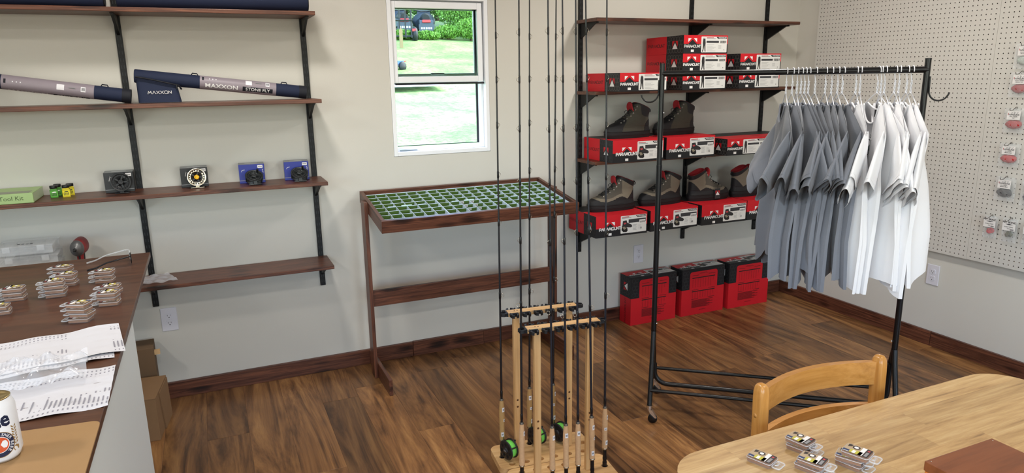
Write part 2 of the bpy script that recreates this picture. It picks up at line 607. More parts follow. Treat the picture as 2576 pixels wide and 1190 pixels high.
# ------------------------------------------------------------------ wall outlets
OUT = mat('outlet_plastic', 'dcdbe4', rough=0.4)
SLOT = mat('outlet_slot', '151318', rough=0.7)
def outlet(label, loc, rz):
    t = thing('wall_outlet', label, 'outlet', loc, rz, 'duplex wall outlets')
    MB().box(-.038, .038, -.006, 0, -.0615, .0615).build('cover_plate', OUT, t, bevel=0.003)
    for s in (-1, 1):
        z = s * 0.0195
        pts = []
        for k in range(24):
            q = 2 * PI * k / 24
            pts.append((max(-.0168, min(.0168, .0195 * math.cos(q))), z + max(-.0145, min(.0145, .0175 * math.sin(q)))))
        r = MB().prism(pts, 'Y', -.0085, -.002).build('receptacle', OUT, t, bevel=0.0008)
        sl = MB()
        sl.box(-.0075, -.0058, -.0089, -.008, z - .001, z + .0075)
        sl.box(.0058, .0073, -.0089, -.008, z, z + .0068)
        sl.lathe([(0.0, -.0089), (.0026, -.0089), (.0026, -.008)], 10, 0, (0, 0, z - .0075), 'Y')
        sl.build('slots', SLOT, r)
    MB().lathe([(0, -.0072), (.003, -.007), (.003, -.005)], 10, 0, (0, 0, 0), 'Y').build('screw', OUT, t)
outlet('white duplex outlet below the left shelving near the cardboard boxes', (-4.123, -0.0005, 0.4277), 0)
outlet('white duplex outlet above the red floor boxes', (-1.278, -0.0005, 0.4373), 0)
outlet('white duplex outlet on the right wall below the pegboard', (-0.0005, -1.1806, 0.4291), R_(-90))
# ------------------------------------------------------------------ wall shelving
BLK = mat('black_steel', '0e0f12', rough=0.45, spec=0.35)
SLOTM = mat('slot_grey', '2b3033', rough=0.6)
SHELF_Z = [1.929, 1.5175, 1.110, 0.673]
SHELF_T = 0.019
_upm = None
def upright(x, label):
    global _upm
    t = thing('shelf_standard', label, 'shelf standard', (x, 0, 0), group='black slotted wall standards')
    if _upm is None:
        a = MB().box(-.0135, .0135, -.0145, -.0005, .506, 2.5).mesh('channel', BLK)
        b = MB()
        z = .53
        while z < 2.49:
            for s in (-1, 1):
                b.box(s * .0058 - .0016, s * .0058 + .0016, -.01485, -.0144, z - .0075, z + .0075)
            z += .032
        c = MB().prism([(-.2, 0), (-.0145, -.085), (-.0145, 0)], 'X', -.006, .006)
        c.box(-.007, .007, -.205, -.0145, -.004, 0.0)
        c.box(-.004, .004, -.212, -.195, -.008, -.002)
        _upm = (a, b.mesh('slots', SLOTM), c.mesh('bracket', BLK))
    link('channel', _upm[0], t, bevel=.001)
    s = link('slots', _upm[1], t)
    s['kind'] = 'stuff'
    for z in SHELF_Z:
        link('bracket', _upm[2], t, (0, 0, z - SHELF_T - .0006))
upright(-4.1735, 'black slotted wall standard left of the two fishing rod cases')
upright(-3.3475, 'black slotted wall standard at the right end of the left shelves')
upright(-1.736, 'black slotted wall standard at the left end of the boot box shelves')
upright(-0.9255, 'middle black slotted wall standard of the boot box shelves')
upright(-0.297, 'black slotted wall standard nearest the room corner')
def shelf(x0, x1, z, label, grp):
    cx = (x0 + x1) / 2
    o = MB().box(x0 - cx, x1 - cx, -.1175, .1175, -SHELF_T / 2, SHELF_T / 2).build('shelf_board', WS_X, None, (cx, -.1335, z - SHELF_T / 2), bevel=.002)
    return tag(o, label, 'shelf', grp)
LG, RG = 'stained shelves on the left', 'stained shelves on the right'
for z, l in zip(SHELF_Z, ['topmost dark-stained pine shelf on the left carrying two navy tubes', 'dark-stained pine shelf holding two navy rod cases',
                          'dark-stained pine shelf holding four boxed fly reels', 'lowest dark-stained pine shelf on the left behind the counter corner']):
    shelf(-5.0, -3.316, z, l, LG)
for z, l in zip(SHELF_Z, ['topmost dark-stained shelf on the right with nothing on it', 'dark-stained shelf under the stacked wader boxes',
                          'dark-stained shelf under the two dark boots', 'lowest dark-stained shelf on the right under tan boots']):
    shelf(-1.768, -0.243, z, l, RG)

# ------------------------------------------------------------------ pegboard
I_ = 0.0254
def peg_panel():
    mb = MB()
    vs, fs = [], []
    rh = .0031
    oc = [(rh * math.cos(2 * PI * k / 8), rh * math.sin(2 * PI * k / 8)) for k in range(8)]
    sq = [(.5, 0), (.5, .5), (0, .5), (-.5, .5), (-.5, 0), (-.5, -.5), (0, -.5), (.5, -.5)]
    ms = []
    for k in range(-14, 58):
        for c in range(46):
            y, z = -c * I_, -k * I_
            o = len(vs)
            lo = -.019 / I_ if k == 57 else -.5
            hi_y = .019 / I_ if c == 0 else .5
            lo_y = -.019 / I_ if c == 45 else -.5
            vs += [(0, y + (lo_y if a < 0 else hi_y if a > 0 else 0) * I_, z + (lo if b < 0 else b) * I_) for a, b in sq]
            vs += [(0, y + a, z + b) for a, b in oc]
            vs += [(.0055, y + a, z + b) for a, b in oc]
            for i in range(8):
                j = (i + 1) % 8
                fs.append((o + i, o + 8 + i, o + 8 + j, o + j)); ms.append(0)
                fs.append((o + 8 + i, o + 16 + i, o + 16 + j, o + 8 + j)); ms.append(1)
    mb.add(vs, fs, ms)
    y0, y1, z0, z1 = .019, -45 * I_ - .019, 14.5 * I_, -57 * I_ - .019
    for (a, b) in (((y0, z0), (y1, z0)), ((y1, z0), (y1, z1)), ((y1, z1), (y0, z1)), ((y0, z1), (y0, z0))):
        mb.poly([(0, *a), (0, *b), (.006, *b), (.006, *a)])
    return mb.mesh('pegboard', [mat('pegboard_white', 'cfcdc8', rough=0.55, var=.02, vscale=5), mat('hardboard_brown', '2a1d16', rough=0.9)])
_pm = peg_panel()
PBX = -0.03
for k, (y, z, l) in enumerate([(-0.2153, 2.0419, 'white perforated pegboard panel next to the room corner'), (-1.3973, 2.0436, 'white perforated pegboard panel hung with small bags')]):
    t = thing('pegboard_panel', l, 'pegboard', (PBX, y, z), group='pegboard panels')
    link('face_panel', _pm, t)
    fr = MB()
    for zz in (.34, -.45, -1.42):
        fr.box(.006, .0295, -45 * I_, 0, zz - .0165, zz + .0165)
    fr.build('furring_strips', mat('raw_lumber', 'a78c68', rough=.8), t)

# ------------------------------------------------------------------ boxes: red and black cartons
RED = mat('carton_red', 'c9202a', rough=0.5, spec=0.3, var=.03)
CBLK = mat('carton_black', '202023', rough=0.5, spec=0.35, var=.05)
CHEX = mat('carton_hex_grey', '3d3d40', rough=0.5)
CHEXL = mat('carton_hex_light', '6b6964', rough=0.5)
CDRED = mat('carton_dark_red', '7d1d22', rough=.55)
CINK = mat('print_black', '1a1718', rough=.5)
CWHT = mat('print_white', 'e8e6e6', rough=.5)
CDKR = mat('print_dark_red', '6a1013', rough=.55)
LBL = mat('label_paper', 'dedddb', rough=.5)
LGRY = mat('print_grey', '8d8d90', rough=.6)
LDGR = mat('print_charcoal', '38383c', rough=.6)
LRED = mat('print_red', 'b4434a', rough=.6)
LTAN = mat('print_tan', '8d8473', rough=.6)
PRM = [RED, CBLK, CHEX, CHEXL, CINK, CWHT, CDKR, CDRED]
def round_rect(x0, x1, z0, z1, r, n=4):
    p = []
    for (cx, cz, a) in ((x1 - r, z1 - r, 0), (x0 + r, z1 - r, 90), (x0 + r, z0 + r, 180), (x1 - r, z0 + r, 270)):
        for k in range(n + 1):
            q = R_(a + 90 * k / n)
            p.append((cx + r * math.cos(q), cz + r * math.sin(q)))
    return p
def hexes(mb, O, U, V, u0, u1, v0, v1, r, th, m, skip=None, asp=1.0):
    """thin honeycomb outlines on a face"""
    O, U, V = Vector(O), Vector(U), Vector(V)
    j = 0
    v = v0 + r
    while v < v1 - r * .6:
        u = u0 + r * asp * (.95 if j % 2 == 0 else 1.85)
        while u < u1 - r * asp * .6:
            if not (skip and skip(u, v)):
                pts = [(u + r * asp * .9 * math.sin(PI * k / 3), v + r * .9 * math.cos(PI * k / 3)) for k in range(6)]
                pin = [(u + (r - th) * asp * .9 * math.sin(PI * k / 3), v + (r - th) * .9 * math.cos(PI * k / 3)) for k in range(6)]
                for k in range(6):
                    q = (k + 1) % 6
                    mb.poly([O + U * a + V * b for a, b in (pts[k], pts[q], pin[q], pin[k])], m)
            u += r * asp * 1.8
        v += r * 1.55
        j += 1
def peak_logo(mb, O, U, V, s, mw, mr, mk):
    """white peak with a red corner on each side, dark outline"""
    O, U, V = Vector(O), Vector(U), Vector(V)
    def P(pts, m, e=0):
        mb.poly([O + U * a * s + V * b * s + N * e for a, b in pts], m)
    N = U.cross(V).normalized()
    P([(-.56, -.5), (.56, -.5), (.56, .5), (-.56, .5)], mk, 0)
    P([(-.52, .44), (-.52, -.22), (-.06, .44)], mr, .0002)
    P([(.52, -.22), (.52, .44), (.06, .44)], mr, .0002)
    P([(-.5, -.46), (.5, -.46), (0, .26)], mw, .0002)
def front_logo(mb, cx, zb, s, y, mdark):
    """peak rising from the dark band into the red, white shards beside it"""
    mb.poly([(cx - .62 * s, y, zb), (cx + .62 * s, y, zb), (cx + .05 * s, y, zb + .46 * s), (cx, y, zb + .5 * s), (cx - .05 * s, y, zb + .46 * s)], mdark)
    y -= .0002
    mb.poly([(cx - .62 * s, y, zb + .2 * s), (cx - .16 * s, y, zb + .64 * s), (cx - .62 * s, y, zb + .64 * s)], 5)
    mb.poly([(cx + .62 * s, y, zb + .2 * s), (cx + .62 * s, y, zb + .64 * s), (cx + .16 * s, y, zb + .64 * s)], 5)
def carton(kind, name):
    """returns list of (part name, mesh, parent index or None)"""
    if kind == 'boot':
        W, D, H, zb, cut = .357, .328, .130, .055, .56
    else:
        W, D, H, zb, cut = .318, .368, .1025, .054, .56
    x0, x1, y0, y1 = -W / 2, W / 2, -D / 2, D / 2
    yc = y0 + D * (1 - cut)
    b = MB()
    b.add([(x0, y0, 0), (x1, y0, 0), (x1, y0, zb), (x0, y0, zb), (x1, y0, H), (x0, y0, H)], [(0, 1, 2, 3), (3, 2, 4, 5)], [1, 0])
    for x, fl in ((x0, False), (x1, True)):
        v = [(x, y0, 0), (x, yc, 0), (x, y1, 0), (x, y0, H), (x, yc, H), (x, y1, H)]
        b.add(v, [(0, 3, 4, 1), (1, 4, 5, 2)] if not fl else [(0, 1, 4, 3), (1, 2, 5, 4)], [1, 0])
    b.add([(x0, y1, 0), (x1, y1, 0), (x1, y1, H), (x0, y1, H)], [(1, 0, 3, 2)], 0)
    ytop = y0 + D * .5
    b.add([(x0, y0, H), (x1, y0, H), (x1, ytop, H), (x0, ytop, H), (x1, y1, H), (x0, y1, H)], [(0, 1, 2, 3), (3, 2, 4, 5)], [0, 1])
    b.add([(x0, y0, 0), (x1, y0, 0), (x1, yc, 0), (x0, yc, 0), (x1, y1, 0), (x0, y1, 0)], [(3, 2, 1, 0), (5, 4, 2, 3)], [1, 0])
    out = [('carton', b.mesh('carton', PRM), None)]
    e = .0004
    # front print
    p = MB()
    lx = x0 + W * (.27 if kind == 'boot' else .195)
    ls = .052 if kind == 'boot' else .05
    front_logo(p, lx, zb - .0004, ls, y0 - e, 1)
    out.append(('peak_emblem', p.mesh('peak_emblem', PRM), 0))
    p = MB()
    stroke_word(p, 'PARAMOUNT', .016 if kind == 'boot' else .0125, (lx, y0 - e * 2.6, zb - (.006 if kind == 'boot' else .013)), (1, 0, 0), (0, 0, 1), 5, .3, .22, .85)
    out.append(('brand_lettering', p.mesh('brand_lettering', PRM), 0))
    p = MB().box(lx - .0105, lx + .0105, y0 - .0008, y0 - e, .0085, .0225, 0)
    out.append(('price_tag', p.mesh('price_tag', CWHT), 0))
    # side print: red rear with dark lettering, black front with honeycomb and emblem
    for sgn in (-1,):
        X = x0 - e
        p = MB()
        stroke_word(p, 'PARAMOUNT', .017 if kind == 'boot' else .0165, (X, (yc + y1) / 2, H * .5), (0, -1, 0), (0, 0, 1), 6 if kind == 'boot' else 4, .16, .22, .95)
        out.append(('side_lettering', p.mesh('side_lettering', PRM), 0))
        p = MB()
        U = Vector((0, -1, 0)); V = Vector((0, 0, 1))
        uc = (y0 + yc) / 2
        hexes(p, (X, yc, 0), U, V, .003, yc - y0 - .003, .003, H - .003, .0155 if kind == 'boot' else .0145, .0018, 2 if kind == 'boot' else 3,
              lambda u, v: abs(u - (yc - y0) / 2) < .04 and abs(v - H / 2) < .03)
        out.append(('honeycomb_print', p.mesh('honeycomb_print', PRM), 0))
        p = MB()
        peak_logo(p, (X - .0002, uc, H * .5), U, V, .05, 5, 0, 4)
        out.append(('side_emblem', p.mesh('side_emblem', PRM), 0))
    # white product label
    a0, a1 = (x0 + W * .475, x1 - W * .018) if kind == 'boot' else (x0 + W * .39, x1 - W * .02)
    c0, c1 = (.012, H - .012) if kind == 'boot' else (.006, H - .007)
    p = MB().prism([q for q in round_rect(a0, a1, c0, c1, .004)], 'Y', y0 - e * 1.6, y0 - .0001)
    out.append(('product_label', p.mesh('product_label', LBL), None))
    li = len(out) - 1
    y = y0 - e * 2.2
    g = MB()
    LW, LH = a1 - a0, c1 - c0
    lay = [y]
    def rc(u0, u1, v0, v1, m):
        lay[0] -= .000012
        y = lay[0]
        g.poly([(a0 + LW * u0, y, c0 + LH * v0), (a0 + LW * u1, y, c0 + LH * v0), (a0 + LW * u1, y, c0 + LH * v1), (a0 + LW * u0, y, c0 + LH * v1)], m)
    def pg(pts, m):
        lay[0] -= .000012
        y = lay[0]
        g.poly([(a0 + LW * u, y, c0 + LH * v) for u, v in pts], m)
    pg([(.58, .98), (.64, .86), (.985, .86), (.985, .98)], 0)
    stroke_word(g, 'PARAMOUNT', LH * .055, (a0 + LW * .82, y - .0003, c0 + LH * .92), (1, 0, 0), (0, 0, 1), 4, .3, .25, 1.0)
    for u, v, w_, m in ((.04 if kind == 'boot' else .2, .93, .28, 3), (.04 if kind == 'boot' else .2, .87, .36, 1)):
        rc(u, u + w_, v - .018, v + .018, m)
    if kind == 'boot':
        rc(.3, .98, .57, .78, 2)
        rc(.72, .96, .5, .7, 4)
        for k in range(12):
            rc(.74 + k * .017, .745 + k * .017 + .006 * (k % 3 != 0), .52, .63, 0)
        # pair of boots pictured
        pg([(.06, .42), (.08, .72), (.22, .74), (.25, .60), (.42, .46), (.45, .36), (.40, .30), (.22, .33)], 5)
        pg([(.03, .20), (.05, .45), (.14, .42), (.26, .28), (.27, .12), (.22, .06), (.10, .08)], 0)
        pg([(.06, .38), (.15, .39), (.22, .27), (.13, .2)], 6)
        pg([(.10, .6), (.20, .62), (.22, .55), (.14, .5)], 3)
        for k in range(5):
            rc(.47, .62 - .02 * (k % 2), .14 + .075 * k, .155 + .075 * k, 1)
            rc(.68, .8, .16 + .06 * k, .167 + .06 * k, 1)
    else:
        rc(.2, .68, .60, .73, 2)
        for k in range(14):
            rc(.73 + k * .014, .735 + k * .014 + .005 * (k % 3 != 0), .58, .74, 0)
        rc(.94, .965, .6, .74, 0)
        # figure in chest waders
        pg([(.055, .6), (.07, .86), (.15, .86), (.165, .6), (.16, .46), (.165, .2), (.175, .06), (.14, .06), (.125, .25), (.112, .44), (.1, .25), (.075, .06), (.035, .05), (.06, .2), (.065, .46)], 5)
        pg([(.08, .86), (.09, .95), (.1, .86)], 0)
        pg([(.12, .86), (.13, .95), (.14, .86)], 0)
        for k in range(6):
            rc(.22, .56 - .06 * ((k * 2) % 3), .09 + .078 * k, .103 + .078 * k, 1)
        for k in range(5):
            rc(.66, .78, .24 + .05 * k, .25 + .05 * k, 1)
        rc(.88, .9, .14, .2, 0)
    out.append(('label_print', g.mesh('label_print', [CINK, LGRY, LDGR, LRED, CWHT, mat('print_photo_dark', '2c2a2c', rough=.6), LTAN]), li))
    if kind == 'boot':
        # underside panel: red tab with size tables (seen on boxes stood on edge)
        p = MB()
        z = -e
        tab = round_rect(x0 + W * .18, x1 - W * .17, y0 + D * .07, yc + .02, .018)
        p.poly([(a, b_, z) for a, b_ in tab][::-1], 0)
        hexes(p, (x0, y0, z), Vector((1, 0, 0)), Vector((0, 1, 0)), .004, W * .18, .01, yc - y0 - .004, .0155, .0018, 2)
        hexes(p, (x0, y0, z), Vector((1, 0, 0)), Vector((0, 1, 0)), W * .84, W - .002, .01, yc - y0 - .004, .0155, .0018, 2)
        z = -e * 2
        def rr(u0, u1, v0, v1, m):
            p.poly([(x0 + W * u0, y0 + D * v0, z), (x0 + W * u0, y0 + D * v1, z), (x0 + W * u1, y0 + D * v1, z), (x0 + W * u1, y0 + D * v0, z)], m)
        for v in (.145, .455, .655):
            rr(.235, .39, v, v + .008, 4)
            rr(.62, .775, v - .004, v + .004, 4)
        for v in (.185, .475):
            rr(.235, .775, v + .01, v + .028, 4)
            for r in range(10 if v < .3 else 7):
                for c in range(8 if r > 3 else 9):
                    rr(.245 + c * .06, .262 + c * .06, v + .042 + r * .019, v + .048 + r * .019, 6)
        for r in range(9):
            rr(.24, .74 - .07 * ((r * 5) % 3), .685 + r * .0185, .697 + r * .0185, 6)
        rr(.42, .58, .1, .106, 6); rr(.40, .60, .115, .121, 6); rr(.42, .58, .9, .908, 6)
        out.append(('size_table_print', p.mesh('size_table_print', PRM), 0))
        p = MB()
        for xx in (x0 + .004, x1 - .012):
            p.box(xx, xx + .004, y0 - .0002 + .0, y0 + .001, H * .0 + .0, .001)
    return out
_cart = {k: carton(k, k) for k in ('boot', 'wader')}
def place_carton(kind, label, loc, rot=(0, 0, 0), size=None, group=None):
    t = thing('boot_box' if kind == 'boot' else 'wader_box', label, 'box', loc, rot, group)
    objs = []
    for (n, me, p) in _cart[kind]:
        objs.append(link(n, me, t if p is None else objs[p]))
    if size:
        li = [o for o in objs if o.name.startswith('product_label')][0]
        mb = MB()
        put_text(mb, size, .020 if len(size) < 2 else .017, (.134, -.328 / 2 - .0020, .034), (1, 0, 0), (0, 0, 1), 0, .004)
        mb.build('size_number', CINK, li)
    return t
BZ = SHELF_Z[3] + .0006
FY = -.355 + .164
for x, s, l in ((-1.640, '9', 'red and black boot box labelled size 9 at the left shelf end'), (-1.257, '10', 'red and black boot box labelled 10 crossed by the rack post'),
                (-0.871, '11', 'red and black boot box under the boot with a hang tag'), (-0.509, None, 'red and black boot box partly hidden by the hanging grey shirts')):
    place_carton('boot', l, (x, FY + (.006 if s == '10' else 0), BZ), (0, 0, R_(.6 if s == '10' else -.4 if s == '11' else 0)), s, 'boot boxes on the lowest right shelf')
CZ = SHELF_Z[2] + .0006
place_carton('boot', 'red and black boot box under the left dark boot', (-1.535, -.352 + .164, CZ), (0, 0, R_(.5)), None, 'boxes on the third right shelf')
place_carton('boot', 'red and black boot box labelled size 12 under the right dark boot', (-1.152, -.352 + .164, CZ), (0, 0, R_(-1)), '12', 'boxes on the third right shelf')
place_carton('wader', 'flat red and black box right of the size 12 boot box', (-.754, -.395 + .184, CZ), (0, 0, 0), None, 'boxes on the third right shelf')
place_carton('wader', 'flat red and black box behind the grey shirts beside the third standard', (-.43, -.392 + .184, CZ), (0, 0, R_(-.5)), None, 'boxes on the third right shelf')
WZ = SHELF_Z[1] + .0006
WY = -.42 + .184
WG = 'wader boxes on the second right shelf'
place_carton('wader', 'red and black wader box alone at the left of the shelf', (-1.556, WY, WZ), (0, 0, 0), None, WG)
for k, l in enumerate(('bottom', 'middle', 'topmost')):
    place_carton('wader', l + ' red and black wader box of the stack of three', (-1.134 + (.002, 0, .001)[k], WY, WZ + k * .1031), (0, 0, R_((.3, 0, .2)[k])), None, WG)
for k, l in enumerate(('lower', 'upper')):
    place_carton('wader', l + ' red and black wader box of the stack of two near the corner', (-.714 + .003 * k, WY, WZ + k * .1031), (0, 0, R_(-.2 * k)), None, WG)
# boot boxes stood on edge on the floor, undersides to the room
for x, y, l in ((-1.2535, -.157, 'red boot box standing on edge on the floor below the outlet'), (-.852, -.1605, 'red boot box standing on edge between two others on the floor'),
                (-.459, -.168, 'red boot box standing on edge on the floor nearest the corner')):
    place_carton('boot', l, (x, y, .164 + .0005), (R_(-90), 0, 0), None, 'boot boxes standing on the floor')
# ------------------------------------------------------------------ wading boots (toe towards -x)
def interp(tab, t):
    if t <= tab[0][0]:
        return tab[0][1]
    for (a, va), (b, vb) in zip(tab[:-1], tab[1:]):
        if t <= b:
            return va + (vb - va) * (t - a) / (b - a)
    return tab[-1][1]
BL, BH = .312, .205
FRONT = [(0, .035), (.06, .012), (.12, 0), (.22, .0), (.28, .012), (.33, .032), (.365, .065), (.39, .11), (.42, .17), (.47, .26), (.56, .375), (.68, .485), (.8, .555), (.93, .605), (1.0, .64)]
BACK = [(0, .985), (.1, 1.0), (.2, 1.0), (.25, .982), (.4, .972), (.6, .965), (.8, .975), (1.0, .985)]
HALF = [(0, .050), (.12, .054), (.22, .053), (.3, .0485), (.4, .046), (.5, .043), (.65, .039), (.8, .039), (1, .043)]
def boot_pt(u, z, inset=0.0):
    """u in 0..1 round the section (0 = heel, .5 = toe), z in 0..1 of the height"""
    f, b, hw = interp(FRONT, z) + inset, interp(BACK, z) - inset, interp(HALF, z) - inset * BL
    q = 2 * PI * u
    c, s = math.cos(q), math.sin(q)
    ex = 2 / 2.7
    cx = math.copysign(abs(c) ** ex, c)
    sy = math.copysign(abs(s) ** ex, s)
    xx = (f + b) / 2 + (b - f) / 2 * cx
    # foot narrows slightly at the heel and waist
    wf = 1.0 - .14 * max(0, (xx - .55) / .45) * (1 if z < .35 else .3)
    k = max(0.0, (z - .55) / .45)
    k = k * k * (3 - 2 * k)
    zz = z - .62 * max(0.0, xx - .66) * k
    return Vector(((xx - .5) * BL, hw * sy * wf, zz * BH)), xx, zz
ZL = [0, .03, .08, .13, .19, .2, .205, .215, .25, .28, .3, .32, .335, .35, .362, .374, .385, .395, .405, .415, .425, .44, .455, .47, .485, .5, .52, .54, .56, .58, .6, .62, .64, .66, .68, .7, .72, .74, .76, .78, .8, .82, .84, .86, .88, .9, .92, .94, .96, .98, 1.0]
NU = 176
_z = []
for _a, _b in zip(ZL[:-1], ZL[1:]):
    for _k in range(3):
        _z.append(_a + (_b - _a) * _k / 3)
ZL = _z + [1.0]
def seg(x, tab):
    return interp(tab, x)
def zone_tan(x, z):
    if z < .2:
        return 'sole'
    rand = seg(x, [(0, .40), (.06, .40), (.12, .37), (.2, .31), (.33, .285), (.45, .32), (.58, .40), (.66, .425), (.73, .385), (.79, .33), (.84, .42), (.9, .52), (.96, .62), (1, .68)])
    if z < rand:
        return 'rand'
    if z > seg(x, [(.5, .95), (.66, .92), (.8, .86), (1, .74)]):
        return 'collar'
    if x > seg(z, [(.3, .7), (.45, .69), (.55, .665), (.95, .67)]):
        return 'quarter'
    if z < rand + .085:
        return 'quarter'
    return 'lacing'
def zone_dark(x, z):
    if z < .2:
        return 'sole'
    if x < seg(z, [(.2, .27), (.3, .29), (.42, .35), (.5, .4), (.6, .38)]) and z < .56:
        return 'toe_cap'
    if x > seg(z, [(.2, .79), (.4, .83), (.5, .9), (.53, .97)]) and z < .53:
        return 'heel_counter'
    if x > seg(z, [(.56, .97), (.62, .8), (.68, .74), (1, .7)]) and z > .55:
        return 'collar'
    if z > .965 - .55 * max(0, x - .66):
        return 'collar'
    return 'quarter'
BRUB = mat('boot_rubber', '141416', rough=.65, bump=.2, bscale=300)
BRAND = mat('boot_black_synthetic', '1b1b1e', rough=.6, bump=.25, bscale=500)
BTAN = mat('boot_tan_nubuck', '7d7566', rough=.85, var=.06, vscale=60)
BDRK = mat('boot_charcoal_nubuck', '454239', rough=.85, var=.08, vscale=60)
BMSH = mat('boot_grey_mesh', '57524a', rough=.9, bump=.5, bscale=700)
BRDL = mat('boot_red_lining', 'a0232a', rough=.85, bump=.3, bscale=400)
BLCE = mat('boot_lace', '1a1a1c', rough=.85)
BEYE = mat('eyelet_metal', 'c4c1ba', rough=.35, metal=.8)
def boot_meshes(zone, cols):
    parts = {}
    rows = []
    for z in ZL:
        rows.append([boot_pt(i / NU, z) for i in range(NU)])
    for j in range(len(ZL) - 1):
        for i in range(NU):
            k = (i + 1) % NU
            q = [rows[j][i], rows[j][k], rows[j + 1][k], rows[j + 1][i]]
            xx = sum(a[1] for a in q) / 4
            zz = (ZL[j] + ZL[j + 1]) / 2
            n = zone(xx, zz)
            mb = parts.setdefault(n, (MB(), {}))
            idx = []
            for a, jj, ii in zip(q, (j, j, j + 1, j + 1), (i, k, k, i)):
                key = (jj, ii)
                if key not in mb[1]:
                    mb[1][key] = len(mb[0].v)
                    v = a[0]
                    if n in ('sole', 'rand', 'toe_cap', 'heel_counter'):
                        g = 1.03 if n == 'sole' else 1.012
                        v = Vector((v.x * g, v.y * g, v.z))
                    mb[0].v.append(tuple(v))
                idx.append(mb[1][key])
            mb[0].f.append(idx); mb[0].m.append(0); mb[0].s.append(True)
    s = parts['sole'][0]
    # sole underside with an arch, and a welt groove
    s.add([Vector((boot_pt(i / NU, 0)[0].x * 1.03, boot_pt(i / NU, 0)[0].y * 1.03, 0.0)) for i in range(NU)], [list(range(NU))[::-1]], 0)
    ring = [boot_pt(i / 48, .19)[0] for i in range(48)]
    s.tube([(p.x * 1.035, p.y * 1.035, p.z) for p in ring], .0022, 6, 0, closed=True)
    ring = [boot_pt(i / 48, .1)[0] for i in range(48)]
    s.tube([(p.x * 1.032, p.y * 1.032, p.z) for p in ring], .0014, 6, 0, closed=True)
    out = [(n, p[0].mesh(n, cols[n])) for n, p in parts.items()]
    # lining
    li = MB()
    top = [boot_pt(i / NU, 1.0)[0] for i in range(NU)]
    lo = []
    for i in range(NU):
        p = boot_pt(i / NU, .72, .03)[0]
        lo.append(p)
    inn = [boot_pt(i / NU, 1.0, .022)[0] + Vector((0, 0, .004)) for i in range(NU)]
    vs = top + inn + lo
    fs = []
    for i in range(NU):
        k = (i + 1) % NU
        fs += [(i, k, NU + k, NU + i), (NU + i, NU + k, 2 * NU + k, 2 * NU + i)]
    li.add(vs, fs, 0, True)
    li.add(lo, [list(range(NU))], 0)
    out.append(('lining', li.mesh('lining', BRDL)))
    # tongue
    tg = MB()
    def tongue(u, v):
        x = (.60 - .035 * v - .03 * math.sin(v * PI)) - .5
        return Vector((x * BL - .012 * v, (u - .5) * .055 * (1 - .25 * v ** 3), (.74 + .29 * v) * BH - .01 * (2 * u - 1) ** 2))
    tg.grid(tongue, 9, 9, 0)
    tg.grid(lambda u, v: tongue(u, v) + Vector((.008, 0, 0)), 9, 9, 0, flip=True)
    for e in range(8):
        for uu in (0, 1):
            a, b = tongue(uu, e / 8), tongue(uu, (e + 1) / 8)
            tg.poly([a, b, b + Vector((.008, 0, 0)), a + Vector((.008, 0, 0))], 0)
        a, b = tongue(e / 8, 1), tongue((e + 1) / 8, 1)
        tg.poly([a, b, b + Vector((.008, 0, 0)), a + Vector((.008, 0, 0))], 0)
    out.append(('tongue', tg.mesh('tongue', BRDL)))
    # eyelets and laces
    ey, lc = MB(), MB()
    lv = [.44, .49, .55, .62, .70, .80, .89]
    def on(z, side):
        p = boot_pt(.5 + side * (.115 if z < .6 else .14), z)[0]
        return p + Vector((-.002, side * .002, .002))
    pts = {}
    for z in lv:
        for sd in (-1, 1):
            p = on(z, -sd)
            pts[(z, sd)] = p
            r = .0056 if z > .6 else .0042
            ey.tube([p + Vector((0, 0, -.001)), p + Vector((-.0008, -.004 if p.y < 0 else .004, .001))], [r, r * .8], 8)
    for a, b in zip(lv[:-1], lv[1:]):
        for sd in (-1, 1):
            A, B = pts[(a, sd)], pts[(b, -sd)]
            mid = (A + B) / 2 + Vector((-.010, 0, .007))
            lc.tube([A, (A + mid) / 2 + Vector((-.004, 0, .003)), mid, (B + mid) / 2 + Vector((-.004, 0, .003)), B], .0024, 6)
    A, B = pts[(lv[0], -1)], pts[(lv[0], 1)]
    lc.tube([A, (A + B) / 2 + Vector((-.006, 0, .006)), B], .0024, 6)
    m = (pts[(.70, -1)] + pts[(.70, 1)]) / 2 + Vector((-.014, 0, .006))
    for sd in (-1, 1):
        lc.tube([m, m + Vector((-.006, sd * .014, .012)), m + Vector((-.012, sd * .024, .0)), m + Vector((-.008, sd * .018, -.014)), m], .002, 6)
        lc.tube([m, m + Vector((-.012, sd * .01, -.016)), m + Vector((-.014, sd * .016, -.034))], .002, 6)
    out.append(('eyelets', ey.mesh('eyelets', BEYE)))
    out.append(('laces', lc.mesh('laces', BLCE)))
    # heel pull loop
    pl = MB()
    h = Vector((.485 * BL, 0, .79 * BH))
    pl.tube([h + Vector((-.006, 0, .004)), h + Vector((.008, 0, .006)), h + Vector((.016, 0, -.004)), h + Vector((.015, 0, -.014)), h + Vector((.004, 0, -.014))], .003, 6, up=(0, 1, 0))
    out.append(('pull_loop', pl.mesh('pull_loop', BLCE)))
    return out
_tan = boot_meshes(zone_tan, {'sole': BRUB, 'rand': BRAND, 'collar': BRAND, 'quarter': BTAN, 'lacing': BMSH})
_drk = boot_meshes(zone_dark, {'sole': BRUB, 'toe_cap': BRAND, 'heel_counter': BRAND, 'collar': BRAND, 'quarter': BDRK})
def boot(ms, label, loc, rz, group, hang=False):
    t = thing('wading_boot', label, 'boot', loc, rz, group)
    for n, me in ms:
        o = link(n, me, t)
        if n in ('eyelets', 'laces'):
            o['kind'] = 'stuff'
    return t
TOPD = SHELF_Z[3] + .0006 + .1302
TOPC = SHELF_Z[2] + .0006 + .1302
G = 'dark wading boots'
boot(_drk, 'charcoal wading boot with red lining on the left box', (-1.525, -.215, TOPC), R_(3), G)
